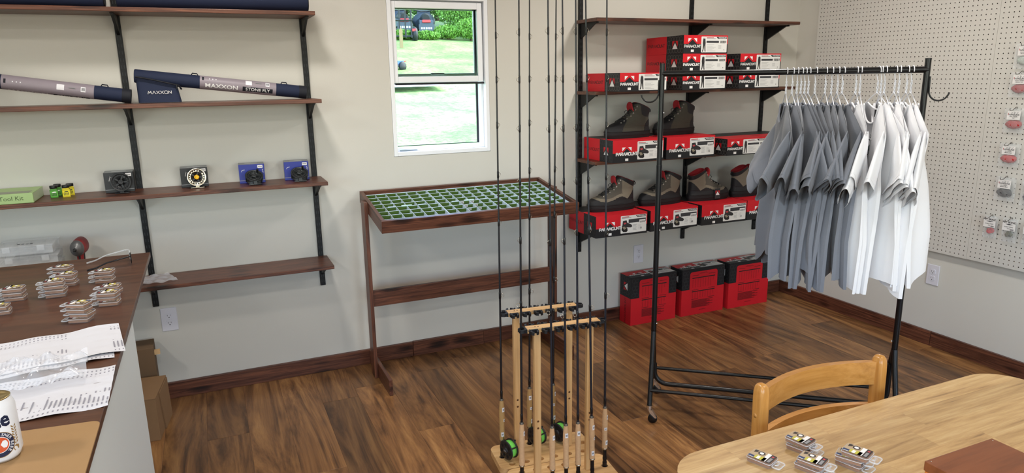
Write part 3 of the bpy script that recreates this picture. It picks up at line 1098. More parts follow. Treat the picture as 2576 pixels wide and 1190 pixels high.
boot(_drk, 'charcoal wading boot with red lining behind the garment rack post', (-1.155, -.175, TOPC), R_(6), G)
G = 'tan wading boots'
boot(_tan, 'leftmost tan and black wading boot, toe left', (-1.625, -.205, TOPD), R_(-2), G)
boot(_tan, 'tan and black wading boot behind the garment rack post', (-1.245, -.175, TOPD), R_(2), G)
b3 = boot(_tan, 'tan and black wading boot with hang tag, toe right', (-.875, -.185, TOPD), R_(180), G)
boot(_tan, 'tan and black wading boot beside the hanging grey shirts', (-.525, -.18, TOPD), R_(183), G)
# hang tag on the third boot
ht = MB().box(-.022, .022, -.001, .001, -.065, 0).build('hang_tag', mat('tag_charcoal', '2b2b2e', rough=.4), b3, (-.028, .0625, .078), (R_(-4), 0, R_(180)))
p = MB()
peak_logo(p, (0, -.0014, -.028), Vector((1, 0, 0)), Vector((0, 0, 1)), .032, 5, 0, 4)
p.build('tag_emblem', PRM, ht)
MB().tube([(-.028, .058, .10), (-.030, .062, .09), (-.028, .0625, .078)], .0008, 5).build('tag_string', BLCE, b3)

# ------------------------------------------------------------------ garment rack
RK = Vector((-1.968, -1.163, 0))
RKR = Vector((-1.147, -1.822, 0))
UL = (RKR - RK).normalized()
US = Vector((-UL.y, UL.x, 0))
RLEN = (RKR - RK).length
rang = math.atan2(UL.y, UL.x)
rack = thing('garment_rack', 'black tubular rolling garment rack holding grey and white shirts', 'garment rack', RK, rang)
RKM = mat('rack_black_enamel', '0a0b0e', rough=.3, spec=.5)
CHR = mat('chrome', 'd9d9da', rough=.15, metal=1)
BAR_Z = 1.612
# local frame: x along the bar, y across (away from the camera)
for xx, nm in ((0, 'l'), (RLEN, 'r')):
    MB().tube([(xx, 0, .33), (xx, 0, 1.2)], .0125, 18).tube([(xx, 0, 1.2), (xx, 0, 1.655)], .0118, 18).tube([(xx, 0, 1.19), (xx, 0, 1.205)], .0131, 18).tube([(xx, 0, 1.652), (xx, 0, 1.657)], .0124, 18).build('post', RKM, rack)
    sgn = -1 if xx == 0 else 1
    for sy in (-1, 1):
        mb = MB().tube([(xx, sy * .008, .40), (xx, sy * .03, .34), (xx, sy * .16, .085)], .0115, 16)
        lg = mb.build('leg', RKM, rack)
        wx = .016
        MB().tube([(xx, sy * .16, .088), (xx, sy * .161, .070)], .013, 14).tube([(xx, sy * .161, .072), (xx + wx * .4, sy * .161, .06)], .007, 8).build('castor_stem', CHR, lg)
        MB().lathe([(0, -.009), (.018, -.009), (.022, -.006), (.022, .006), (.018, .009), (0, .009)], 20, 0, (xx + wx, sy * .161, .0225), 'Y').build('castor_wheel', RKM, lg)
        MB().prism([(xx - .004, .07), (xx + .012, .068), (xx + .036, .03), (xx + .028, .028), (xx + .004, .05)], 'Y', sy * .161 - .011, sy * .161 + .011).build('castor_brake', CHR, lg)
    # coat hook
    c = [(xx + sgn * .012, -.006, 1.585), (xx + sgn * .013, -.006, 1.53)]
    for k in range(0, 13):
        q = PI + PI * .93 * k / 12
        c.append((xx + sgn * (.013 + .038 + .038 * math.cos(q)), -.006, 1.53 + .042 * math.sin(q)))
    MB().tube(c, .0034, 8).build('hook', RKM, rack)
    for zz in (1.44, .44, .9):
        MB().lathe([(.0045, 0), (.004, .004), (0, .0055)], 10, 0, (xx - sgn * .0, 0, 0), 'X').xf(Matrix.Translation((-sgn * 0 + (.0115 if sgn < 0 else -.0165), -.002, zz)) @ Matrix.Translation((0, 0, 0))).build('bolt', CHR, rack)
MB().tube([(-.002, 0, BAR_Z), (RLEN + .002, 0, BAR_Z)], .0125, 18).tube([(RLEN * .45, 0, BAR_Z), (RLEN + .002, 0, BAR_Z)], .0131, 18).build('hanging_bar', RKM, rack)
c = [(0.01, 0, .235)]
for k in range(9):
    q = PI + PI / 2 * k / 8
    c.append((.075 + .065 * math.cos(q), 0, .195 + .065 * math.sin(q)))
for k in range(9):
    q = 1.5 * PI + PI / 2 * k / 8
    c.append((RLEN - .075 + .065 * math.cos(q), 0, .195 + .065 * math.sin(q)))
c.append((RLEN - .01, 0, .33))
MB().tube(c, .0115, 14).build('lower_rail', RKM, rack)
for sy in (-1, 1):
    MB().tube([(0, sy * .135, .152), (RLEN * .5, sy * .135, .152), (RLEN, sy * .135, .152)], .0085, 12).build('side_brace', RKM, rack)

# ------------------------------------------------------------------ wire hangers and shirts
HANG = mat('hanger_white', 'e4e6ee', rough=.35)
def hanger_mesh():
    mb = MB()
    r = .0021
    top = .0165
    pts = []
    for k in range(0, 15):
        q = R_(-30) + R_(230) * k / 14
        pts.append((0, -.0215 * math.cos(q) * 1.0, -.003 + .0185 * math.sin(q)))
    pts = pts[::-1]
    pts = [(0, .0, -.078), (0, .006, -.06), (0, .014, -.04), (0, .019, -.02)][:0] + pts
    # hook: over the bar, then down into the twisted neck
    hook = []
    for k in range(0, 13):
        q = R_(200) - R_(215) * k / 12
        hook.append((0, .0175 * math.cos(q), .0175 * math.sin(q) - .001))
    hook += [(0, .015, -.018), (0, .006, -.034), (0, .0, -.046)]
    mb.tube(hook, r, 7)
    tw = [[], []]
    for k in range(19):
        q = k / 18 * 3.2 * PI
        z = -.040 - .052 * k / 18
        for s in (0, 1):
            tw[s].append((.0026 * math.cos(q + PI * s), .0026 * math.sin(q + PI * s), z))
    for s in (0, 1):
        mb.tube(tw[s], r, 6)
    tri = [(0, 0, -.09), (0, .03, -.103), (0, .1, -.145), (0, .19, -.205), (0, .2, -.218), (0, .19, -.226), (0, 0, -.226), (0, -.19, -.226), (0, -.2, -.218), (0, -.19, -.205), (0, -.1, -.145), (0, -.03, -.103), (0, 0, -.09)]
    mb.tube(tri, r, 7)
    return mb.mesh('wire_hanger', HANG)
_hm = hanger_mesh()
def rnd(s):
    return random.Random(s)
def shirt_mesh(seed, sleeve_turn, spread, m, flare=1.0):
    """T-shirt hung on a hanger; y across the rack (-y towards camera), x along the bar"""
    g = rnd(seed)
    mb = MB()
    ph = [g.uniform(0, 6.28) for _ in range(8)]
    fr = [g.uniform(.8, 1.3) for _ in range(4)]
    skew = g.uniform(-.03, .03)
    hem = g.uniform(.60, .665)
    ang = g.uniform(-.05, .05)
    def folds(y, d):
        """sideways waves of the cloth, growing towards the hem (d = drop below shoulder)"""
        a = min(1.0, max(0.0, (d - .05) / .40)) * .034 * flare
        return a * math.sin(y * 21 * fr[0] + ph[0] + d * 1.5) + a * .6 * math.sin(y * 43 * fr[1] + ph[1]) + skew * d + ang * y * min(1, d * 3)
    def shoulder(y, side=0):
        a = abs(y)
        if a < .085:                      # neck opening, lower at the front
            dip = (.085 if side < 0 else .030)
            return -.1276 - dip * (1 - (a / .085) ** 2.2)
        return -.074 - a * .63
    def thick(y, d):
        a = abs(y) / .275
        t = .0005 + .032 * math.sqrt(min(1, d / .25))
        if abs(y) < .1:
            t = max(t, .016 * (1 - (abs(y) / .1) ** 4))
        return max(.0004, t * (1 - a ** 4)) * spread
    WID = .262
    def body(side):
        def fn(u, v):
            y = (u * 2 - 1) * WID
            # taper: armpit in, hem out
            d0 = v * (hem + .016 * math.sin(y * 26 + ph[2]))
            zs = shoulder(y, side)
            yy = y * (1 - .05 * math.sin(min(1, v * 3) * PI) + .05 * v)
            d = d0
            x = folds(yy, d) + side * thick(y, d) * (1 + .25 * math.sin(y * 35 + ph[3] + d * 5))
            return Vector((x, yy, zs - d + .02 * v * (abs(y) / WID)))
        return fn
    mb.grid(body(1), 41, 30, 0)
    mb.grid(body(-1), 41, 30, 0, flip=True)
    for u in (0.0, 1.0):                  # close side seams
        pa = [body(1)(u, j / 29) for j in range(30)]
        pb = [body(-1)(u, j / 29) for j in range(30)]
        mb.add(pa + pb, [(j, j + 1, 31 + j, 30 + j) for j in range(29)], 0, True)
    # sleeves: flattened tubes falling from the shoulder ends
    for s in (-1, 1):
        turn = sleeve_turn + g.uniform(-.75, .75)
        L = .235 + g.uniform(-.015, .02)
        A = Vector((0, s * .235, shoulder(.235) - .005))
        droop = g.uniform(.85, 1.25)
        def sl(u, v):
            q = 2 * PI * u
            a, b = math.cos(q), math.sin(q)
            # flat section: wide in the shirt plane, thin across; armhole upright, hem slanted
            wdt = .090 + .014 * v
            thn = (.008 + .013 * math.sqrt(v)) * spread
            ctr = A + Vector((math.sin(turn) * .105 * v, s * (.040 + .012 * droop) * v, -.092 - .150 * v * droop))
            dirw = Vector((0, -s * (.12 + .70 * v), -1 + .42 * v)).normalized()
            n = Vector((1, -s * math.sin(turn) * .7, 0)).normalized()
            wave = .007 * v * math.sin(a * 2.6 + ph[5] + s) + .002 * v * math.sin(a * 7 + ph[6])
            return ctr + dirw * (a * wdt) + n * (b * thn + wave) + Vector((folds(A.y, .1), 0, 0))
        mb.grid(sl, 36, 12, 0, closed_u=True)
        hemp = [sl(k / 36, .93) for k in range(36)]
        mb.tube(hemp, .0011, 4, 0, closed=True)
    # collar ribbing along both necklines
    for side in (-1, 1):
        col = []
        for k in range(15):
            y = -.082 + .164 * k / 14
            z = shoulder(y, side)
            col.append((folds(y, 0) + side * thick(y, 0), y, z - .004))
        mb.tube(col, .0042, 6, 0)
    def surf(y, z):
        d = max(0.0, shoulder(y, -1) - z)
        v = d / hem
        yy = y
        return folds(yy, d) - thick(y, d) * (1 + .25 * math.sin(y * 35 + ph[3] + d * 5)) - .0022
    return mb.mesh('tshirt', m), surf
GREY = mat('jersey_heather_grey', '787c86', rough=.95, spec=.1, var=.05, vscale=220, bump=.25, bscale=900, sheen=.25)
WHT = mat('jersey_white', 'eeeef2', rough=.95, spec=.1, bump=.2, bscale=900, sheen=.2)
HPX = [353, 405, 447, 482, 517, 550, 607, 698, 753, 806, 850, 970, 1007, 1160, 1190, 1222, 1312, 1352, 1418, 1460]
def bar_t(px):
    """position along the bar seen at that picture column (bar end points known in the room)"""
    m = cam_matrix().inverted()
    f = 1735.84
    best, bd = 0, 1e9
    for k in range(0, 1001):
        t = k / 1000
        p = m @ (RK + UL * RLEN * t + Vector((0, 0, BAR_Z)))
        u = 1288 + f * p.x / -p.z
        if abs(u - px) < bd:
            best, bd = t, abs(u - px)
    return best * RLEN
ORD = ['first', 'second', 'third', 'fourth', 'fifth', 'sixth', 'seventh', 'eighth', 'ninth', 'tenth', 'eleventh']
for i, h in enumerate(HPX):
    t = bar_t(1880 + h / 3.5)
    P = RK + UL * t + Vector((0, 0, BAR_Z))
    g = rnd(100 + i)
    tilt = g.uniform(-.1, .1) + (.08 if i < 11 else -.04)
    if i == 13:
        tilt = .26
    rz = rang + tilt
    grey = i < 11
    k = i if grey else i - 11
    side = 'left' if k < (6 if grey else 5) else 'right'
    n = k if side == 'left' else (10 - k if grey else 8 - k)
    pos = ('%s from the left' % ORD[n]) if side == 'left' else ('%s from the right' % ORD[n])
    c = 'grey' if grey else 'white'
    hg = link('wire_hanger', _hm, None, P, (0, 0, rz))
    tag(hg, 'white wire hanger of the %s shirt %s' % (c, pos), 'hanger', 'white wire hangers')
    sm_, surf = shirt_mesh(500 + i, -.55 + .1 * g.uniform(-1, 1) + (.35 if not grey else 0), 1.0 if grey else .95, GREY if grey else WHT, 1.0 if i != 13 else .5)
    s = link('tshirt', sm_, None, P, (0, 0, rz))
    tag(s, '%s short-sleeved t-shirt on the rack, %s among the %s ones' % (c, pos, c), 'shirt', '%s t-shirts on the garment rack' % c)
    if i == 13:
        mb = MB()
        EM = [mat('shirt_print_green', '26403f', rough=.9), mat('shirt_print_pale', 'b9c2c0', rough=.9)]
        X = 0.0
        yc, zc = .0, -.315
        wrap = lambda r, a: Vector((X, yc + r * math.sin(a) * -1, zc + r * math.cos(a)))
        for k in range(32):
            a, b = 2 * PI * k / 32, 2 * PI * (k + 1) / 32
            mb.poly([wrap(.034, a), wrap(.034, b), wrap(.030, b), wrap(.030, a)], 0)
        mb.poly([Vector((X, yc - a, zc + b)) for a, b in ((-.028, -.012), (.028, -.012), (.02, .014), (.006, .004), (-.008, .02), (-.02, .006))], 0)
        for ch, a in zip('ADDY', (R_(-45), R_(-15), R_(15), R_(45))):
            c0 = wrap(.047, a)
            put_text(mb, ch, .02, c0, Vector((0, -math.cos(a), -math.sin(a))), Vector((0, -math.sin(a), math.cos(a))), 0, .012)
        for ch, a in zip('SHOP', (R_(215), R_(193), R_(167), R_(145))):
            c0 = wrap(.047, a)
            put_text(mb, ch, .02, c0, Vector((0, math.cos(a), math.sin(a))), Vector((0, math.sin(a), -math.cos(a))), 0, .012)
        mb.v = [(surf(v[1], v[2]), v[1], v[2]) for v in mb.v]
        mb.build('chest_print', EM, s, label='round dark green chest emblem')
        MB().box(.004, .0055, -.012, .012, -.19, -.160).build('neck_label', mat('neck_label_black', '18181a', rough=.8), s)
# ------------------------------------------------------------------ sloping display stand with fly trays
TX0, TX1 = -3.120, -2.032
TYB, TYF, TZB, TZF = -.035, -.535, 1.015, .938
tilt = math.atan2(TZB - TZF, TYB - TYF)
TD = math.hypot(TYB - TYF, TZB - TZF)
stand = thing('display_stand', 'dark-stained wooden display stand with a sloping tray below the window', 'display stand', (0, 0, 0))
TRH = .064
def trayM(name):
    e = bpy.data.objects.new(name, None)
    return e
# the tray case in its own slope: local x right, y from front (0) to back (TD), z 0 = rim
TM = Matrix.Translation((TX0, TYF, TZF)) @ Matrix.Rotation(tilt, 4, 'X')
TWD = TX1 - TX0
def tpart(name, x0, x1, y0, y1, z0, z1, m, parent, bevel=.0015):
    c = Vector(((x0 + x1) / 2, (y0 + y1) / 2, (z0 + z1) / 2))
    o = MB().box(x0 - c.x, x1 - c.x, y0 - c.y, y1 - c.y, z0 - c.z, z1 - c.z).build(name, m, parent, bevel=bevel)
    o.location = TM @ c
    o.rotation_euler = (tilt, 0, 0)
    return o
tpart('tray_rail', 0, TWD, 0, .019, -TRH, 0, WS_X, stand)
tpart('tray_rail', 0, TWD, TD - .019, TD, -TRH, 0, WS_X, stand)
tpart('tray_side', 0, .019, .0195, TD - .0195, -TRH, 0, WS_Y, stand)
tpart('tray_side', TWD - .019, TWD, .0195, TD - .0195, -TRH, 0, WS_Y, stand)
tpart('tray_bottom', .0195, TWD - .0195, .0195, TD - .0195, -TRH, -TRH + .008, WS_X, stand, 0)
for x0, x1, f0, f1 in ((TX0 - .0195, TX0 - .0005, TX0 + .0, TX0 + .019), (TX1 + .0005, TX1 + .0195, TX1 - .019, TX1)):
    board('leg', x0, x1, -.234, -.146, 0.0005, .983, WS_Z, stand)
    board('foot', f0, f1, -.484, -.03, 0.0005, .0885, WS_Y, stand)
board('crossbar', TX0, TX1, -.2095, -.191, .404, .494, WS_X, stand)
# three open compartment boxes
PLAS = mat('clear_pale_plastic', 'd6e8f6', rough=.25, spec=.6)
GRN = mat('moss_green_foam', '4a6126', rough=.85, var=.12, vscale=90)
GRN2 = mat('moss_green_liner', '4a6624', rough=.7)
ix0, ix1, iy0, iy1 = .0205, TWD - .0205, .0205, TD - .0205
bw = (ix1 - ix0) / 3
NR, NC = 8, 6
zt = -.019
zb_ = -TRH + .0085
for k, l in enumerate(('left compartment tray lined in green in the display stand', 'middle compartment tray with small white labels', 'right compartment tray lined in green behind the fishing rods')):
    t = thing('fly_tray', l, 'tray', TM @ Vector((ix0 + bw * k + .001, iy0, zb_)), (tilt, 0, 0), 'compartment trays in the display stand')
    W_, D_, H_ = bw - .002, iy1 - iy0, zt - zb_
    MB().box(0, W_, 0, D_, 0, .003).build('foam_floor', GRN, t)
    mb = MB()
    for xx in (0, W_ - .0016):
        mb.box(xx, xx + .0016, 0, D_, .003, H_)
    for yy in (0, D_ - .0016):
        mb.box(.0016, W_ - .0016, yy, yy + .0016, .003, H_)
    mb.build('rim', PLAS, t)
    for c in range(1, NC):
        MB().box(-.0006, .0006, .0016, D_ - .0016, .003, H_).build('divider', PLAS, t, (W_ * c / NC, 0, 0))
    for r in range(1, NR + 1):
        y = D_ * r / NR - (.003 if r == NR else 0)
        cw = MB()
        for c in range(NC):
            a, b = W_ * c / NC + .001, W_ * (c + 1) / NC - .001
            cw.box(a, b, -.0008, .0008, .003, H_ - .003, 0)
            cw.box(a, b, -.0008, .0008, H_ - .003, H_ - .001, 1)
        cw.build('cross_divider', [GRN2, PLAS], t, (0, y, 0))
    hy = D_ * .5
    lt = MB()
    for c in (1.6, 4.4):
        lt.box(W_ * c / NC - .02, W_ * c / NC + .02, hy - .004, hy + .001, H_, H_ + .0025)
    lt.build('latch', PLAS, t)
    MB().box(W_ * .5 - .028, W_ * .5 + .028, hy - .002, hy + .009, H_ - .001, H_ + .0015).build('label_tab', mat('tab_mint', 'c8e6df', rough=.5), t)
    if k == 1:
        for (c, r) in ((2, 3), (2, 2), (2, 1), (3, 3), (3, 2), (3, 1)):
            x = W_ * (c + .5) / NC - .012
            y = D_ * (r + 1) / NR - .002
            p = MB().box(x - .010, x + .010, y - .0014, y - .0009, H_ - .016, H_ - .004).build('price_label', CWHT, t)
            q = MB()
            for s in range(3):
                q.poly([(x - .007, y - .0016, H_ - .0075 - s * .003), (x + .007 - .003 * (s % 2), y - .0016, H_ - .0075 - s * .003), (x + .007 - .003 * (s % 2), y - .0016, H_ - .0063 - s * .003), (x - .007, y - .0016, H_ - .0063 - s * .003)])
            q.build('label_print', CINK, p)

# ------------------------------------------------------------------ two floor racks for fly rods
PIX, PIY, PIZ = W_PINE('X'), W_PINE('Y'), W_PINE('Z')
HOLE = mat('drilled_hole_brown', '5c3a1d', rough=.8)
CLP = mat('clip_black_rubber', '17171a', rough=.5)
RA = R_(-6.5)
def clip_mesh():
    mb = MB()
    # base plate, two jaws and a lever, pointing to -y
    mb.box(-.017, .017, -.007, 0, -.0075, .0075)
    for s in (-1, 1):
        p = [(s * .016, -.006), (s * .018, -.016), (s * .014, -.026), (s * .006, -.031), (s * .004, -.027), (s * .009, -.022), (s * .010, -.014), (s * .006, -.006)]
        if s > 0:
            p = p[::-1]
        mb.prism(p, 'Z', -.0065, .0065)
    mb.tube([(-.016, -.004, .008), (-.019, -.012, .009), (-.022, -.017, .006)], .0028, 6)
    return mb.mesh('rod_clip', CLP)
_clip = clip_mesh()
RACKW = .43
def rod_rack(label, loc, raillen, pxs, holes):
    t = thing('rod_rack', label, 'rod rack', loc, RA, 'pine floor racks for fly rods')
    dep = .2
    pts = round_rect(-RACKW / 2, RACKW / 2, -dep / 2 + .001, dep / 2 - .001, .035, 6)
    bo = MB().prism(pts, 'Z', .0005, .028).build('base', PIX, t, bevel=.003)
    cut = MB()
    for (hx, hy) in holes:
        cut.prism([(hx + .0135 * math.cos(2 * PI * q / 20), hy + .0135 * math.sin(2 * PI * q / 20)) for q in range(20)], 'Z', .012, .05)
    co = cut.build('cutter', HOLE, t)
    bl = bo.modifiers.new('holes', 'BOOLEAN')
    bl.object = co
    bl.solver = 'EXACT'
    bpy.context.view_layer.update()
    me = bpy.data.meshes.new_from_object(bo.evaluated_get(bpy.context.evaluated_depsgraph_get()))
    bo.modifiers.clear()
    bo.data = me
    bpy.data.objects.remove(co)
    for x in pxs:
        po = MB().box(-.0135, .0135, -.0105, .0105, .0285, .659).build('post', PIZ, t, (x, 0, 0), bevel=.002)
        for zz in (.285, .255):
            MB().lathe([(0, -.0108), (.0045, -.0108), (.0045, -.0104)], 12, 0, (0, 0, zz), 'Y').build('screw_plug', HOLE, po)
    rl = MB().box(-raillen / 2, raillen / 2, -.019, .019, .6595, .6775).build('rail', PIX, t, bevel=.0015)
    for x in (pxs[0] - .006, pxs[0] + .006, pxs[1] - .006, pxs[1] + .006):
        MB().lathe([(0, .6779), (.003, .6779), (.003, .6775)], 10, 0, (x, 0, 0)).build('screw_head', HOLE, rl)
    for k in range(6):
        x = -raillen / 2 + .022 + (raillen - .044) * k / 5
        link('rod_clip', _clip, t, (x, -.0195, .6685), (0, 0, 0))
        link('rod_clip', _clip, t, (x, .0195, .6685), (0, 0, R_(180)))
    link('rod_clip', _clip, t, (-raillen / 2 - .0005, 0, .6685), (0, 0, R_(-90)))
    link('rod_clip', _clip, t, (raillen / 2 + .0005, 0, .6685), (0, 0, R_(90)))
    return t
CA, CB = Vector((-2.655, -1.338, 0)), Vector((-2.664, -1.540, 0))
rod_rack('pine rod rack at the back with green-lined reels on its rods', CA, .300, (-.114, .119), [(-.183, 0), (.187, 0)] + [(x, .068) for x in (-.155, -.098, -.038, .015, .071, .128)] + [(-.16 + .064 * k, -.066) for k in range(6)])
rod_rack('pine rod rack in front holding six plain fly rods', CB, .300, (-.108, .112), [(-.173, .005), (.187, 0)] + [(x, -.062) for x in (-.128, -.067, -.009, .043, .105, .160)] + [(-.155 + .062 * k, .062) for k in range(6)])

ROD = mat('rod_blank_black', '121217', rough=.3, spec=.6)
ROD2 = mat('rod_blank_blue', '1a1d27', rough=.3, spec=.6)
WRAP = mat('rod_wrap_black', '0e0d10', rough=.3)
CORK = mat('cork', 'c9a37c', rough=.8, var=.12, vscale=110, bump=.3, bscale=250)
CORK2 = mat('cork_old', 'b08d5c', rough=.8, var=.12, vscale=110, bump=.3, bscale=250)
GUIDE = mat('guide_wire', 'b9b0a0', rough=.25, metal=1)
LINE = mat('fly_line_green', '74d65a', rough=.6, var=.06, vscale=300, bump=.4, bscale=500)
REELB = mat('reel_black', '1b1b1d', rough=.45, spec=.5)
STK = mat('sticker_white', 'e3e2e8', rough=.5)
def cm_px(P):
    p = cam_matrix().inverted() @ Vector(P)
    return 1288 + 1735.84 * p.x / -p.z, 595 - 1735.84 * p.y / -p.z
def solve_top(x, y, z, px):
    """lean of a rod so that at height z it stands where the photo shows it"""
    lo, hi = x - .3, x + .3
    for _ in range(40):
        m = (lo + hi) / 2
        if cm_px((m, y, z))[0] < px:
            lo = m
        else:
            hi = m
    return (lo + hi) / 2
def rod(label, foot, px_top, grip0, cork, reel=None, blank=None, faces=-1, g=0):
    """foot: point on the rack base; grip0: height of the cork's lower end; guides on the side the rod is turned"""
    x, y = foot
    t = thing('fly_rod', label, 'fishing rod', (x, y, .0), 0, 'fly rods in the floor racks')
    zt_ = 1.9
    xt = solve_top(x, y, zt_, px_top) - x
    k = xt / zt_
    at = lambda z: Vector((k * z, 0, z))
    bm = blank or ROD
    # butt and reel seat
    z0 = .0127
    seat = MB()
    seat.tube([at(z0), at(z0 + .012)], .0095, 14).tube([at(z0 + .012), at(grip0 - .006)], .0078, 14)
    seat.tube([at(z0 + .018), at(z0 + .034)], .0092, 14).tube([at(z0 + .045), at(z0 + .055)], .0088, 14)
    seat.build('reel_seat', WRAP, t)
    MB().tube([at(grip0 - .008), at(grip0 - .006), at(grip0 - .001), at(grip0)], [.009, .0115, .0115, .0105], 16).build('seat_ring', GUIDE, t)
    gl = .178
    pr = [(0, .0112), (.1, .0118), (.25, .0105), (.45, .0112), (.6, .0121), (.8, .0112), (.92, .0094), (1, .0082)]
    gr = MB().tube([at(grip0 + gl * a) for a, _ in pr], [r for _, r in pr], 16).build('cork_grip', cork, t)
    MB().tube([at(grip0 + gl), at(grip0 + gl + .003), at(grip0 + gl + .008)], [.0088, .0088, .0065], 14).build('winding_check', mat('winding_check_grey', '6b645c', rough=.4, metal=.6), t)
    b = MB()
    zs = [grip0 + gl + .006, .8, 1.3, 1.9, 2.66]
    b.tube([at(z) for z in zs], [.0050, .0040, .0033, .0026, .0016], 10)
    b.build('blank', bm, t)
    wr = MB()
    gd = MB()
    gz = [grip0 + gl + .03, .73 + .02 * (g % 3), 1.02 + .03 * (g % 2), 1.24, 1.43, 1.6, 1.76, 1.92, 2.1]
    for i, z in enumerate(gz):
        r = max(.0026, .0054 - .0015 * z)
        wr.tube([at(z - .014), at(z - .011), at(z + .011), at(z + .014)], [r, r + .0009, r + .0009, r], 8)
        if i:
            d = faces
            c = at(z)
            if i == 1:
                rg = [c + Vector((d * (.011 + .0065 * math.cos(2 * PI * q / 14)), .0065 * math.sin(2 * PI * q / 14) * .6, .0065 * math.sin(2 * PI * q / 14))) for q in range(14)]
                gd.tube(rg, .0009, 5, closed=True)
                gd.tube([c + Vector((0, 0, -.012)), c + Vector((d * .008, 0, -.004))], .0008, 5)
                gd.tube([c + Vector((0, 0, .012)), c + Vector((d * .008, 0, .004))], .0008, 5)
            else:
                gd.tube([c + Vector((d * .002, 0, -.011)), c + Vector((d * .0095, .003, -.003)), c + Vector((d * .011, 0, .003)), c + Vector((d * .002, 0, .011))], .0008, 5)
    wr.build('thread_wraps', WRAP, t)['kind'] = 'stuff'
    gd.build('line_guides', GUIDE, t)['kind'] = 'stuff'
    # price stickers wrapped on the cork
    for i, (zz, hh) in enumerate([(grip0 + gl * .78, .02)] + ([(grip0 + gl * .5, .012), (grip0 + gl * .15, .02)] if reel or g in (7, 8) else [])):
        s = MB()
        c = at(zz)
        q0 = R_(-100 + 25 * ((g + i) % 3))
        s.grid(lambda u, v: c + Vector((.0122 * math.cos(q0 + (u - .5) * 1.0), .0122 * math.sin(q0 + (u - .5) * 1.0), (v - .5) * hh)), 6, 2, 0)
        s.grid(lambda u, v: c + Vector((.0124 * math.cos(q0 + (u - .5) * .6), .0124 * math.sin(q0 + (u - .5) * .6), (v - .5) * hh * .4)), 5, 2, 1)
        s.build('price_sticker', [STK, LGRY], t)
    if reel:
        rr = .042
        rz = z0 + .072
        # reel hangs beside the seat; axis tilted towards the camera-left
        e = Matrix.Translation(at(rz) + Vector((.046 * math.cos(reel), .046 * math.sin(reel), 0))) @ Matrix.Rotation(reel, 4, 'Z')
        hb = MB()
        # frame cage: two side plates joined by a foot; axis along local y
        hb.lathe([(.0, .017), (.012, .019), (rr, .017), (rr, .014), (.0, .014)], 36, 0, (0, 0, 0), 'Y')
        hb.lathe([(rr, -.014), (rr, -.0165), (.036, -.0185), (0, -.0195)], 36, 0, (0, 0, 0), 'Y')
        for q in range(7):
            a = 2 * PI * q / 7
            cxh, czh = .0265 * math.sin(a), .0265 * math.cos(a)
            hb.add([(cxh + .0062 * math.sin(2 * PI * k / 12), -.0198, czh + .0072 * math.cos(2 * PI * k / 12)) for k in range(12)], [list(range(12))], 1)
        hb.lathe([(.014, -.0165), (.014, -.022), (0, -.023)], 24, 0, (0, 0, 0), 'Y')
        for q in range(5):
            a = R_(-60 + 30 * q)
            p0 = Vector((rr * math.sin(a), -.016, rr * math.cos(a)))
            if q in (0, 4):
                hb.tube([p0, p0 + Vector((0, .032, 0))], .003, 8)
        hb.tube([(0, .018, .028), (0, .034, .028)], [.006, .0045], 10)
        hb.xf(e)
        hb.build('reel_frame', [REELB, mat('reel_port', '050506', rough=.8)], t)
        MB().lathe([(.010, -.0155), (.033, -.0155), (.036, -.012), (.0365, .0), (.036, .012), (.010, .0135)], 32, 0, (0, 0, 0), 'Y').xf(e).build('fly_line', LINE, t)
        f = MB().tube([at(rz - .04) + Vector((.0085 * math.cos(reel), .0085 * math.sin(reel), 0)), at(rz + .045) + Vector((.0085 * math.cos(reel), .0085 * math.sin(reel), 0))], .0035, 8)
        f.tube([at(rz) + Vector((.008 * math.cos(reel), .008 * math.sin(reel), 0)), at(rz) + Vector((.02 * math.cos(reel), .02 * math.sin(reel), 0))], .007, 8)
        f.build('reel_foot', REELB, t)
        if g == 1:
            q = MB()
            put_text(q, 'XX', .012, (0, 0, 0), (1, 0, 0), (0, 0, 1), 0, .02)
            q.xf(e @ Matrix.Translation((0, -.0232, 0)) @ Matrix.Rotation(0, 4, 'X'))
            q.build('reel_mark', LGRY, t)
def fx(center, lx, ly):
    c, s = math.cos(RA), math.sin(RA)
    return (center.x + lx * c - ly * s, center.y + lx * s + ly * c)
rod('cork-handled fly rod at the left end of the back rack with a green reel', fx(CA, -.183, .0), 1245.6, .112, CORK2, R_(-74), None, 1, 1)
rod('cork-handled fly rod in the back rack half hidden behind a pine post', fx(CA, -.038, .068), 1332, .112, CORK2, R_(-70), None, 1, 3)
rod('cork-handled fly rod with a green reel at the middle of the back rack', fx(CA, .071, .068), 1399, .112, CORK2, R_(-72), None, 1, 5)
rod('fly rod at the left end of the front rack with an orange cork grip', fx(CB, -.173, .005), 1305, .10, CORK, None, None, -1, 2)
rod('first fly rod along the near side of the front rack', fx(CB, -.067, -.062), 1378, .10, CORK, None, ROD2, -1, 4)
rod('second fly rod along the near side of the front rack', fx(CB, -.009, -.062), 1414.5, .10, CORK, None, ROD2, -1, 6)
rod('third fly rod along the near side of the front rack', fx(CB, .043, -.062), 1448, .10, CORK, None, ROD2, -1, 9)
rod('fly rod beside the right post of the front rack', fx(CB, .105, -.062), 1473, .115, CORK, None, ROD2, 1, 7)
rod('fly rod at the right end of the front rack with a dark reel seat', fx(CB, .187, .0), 1527, .112, CORK, None, ROD2, 1, 8)
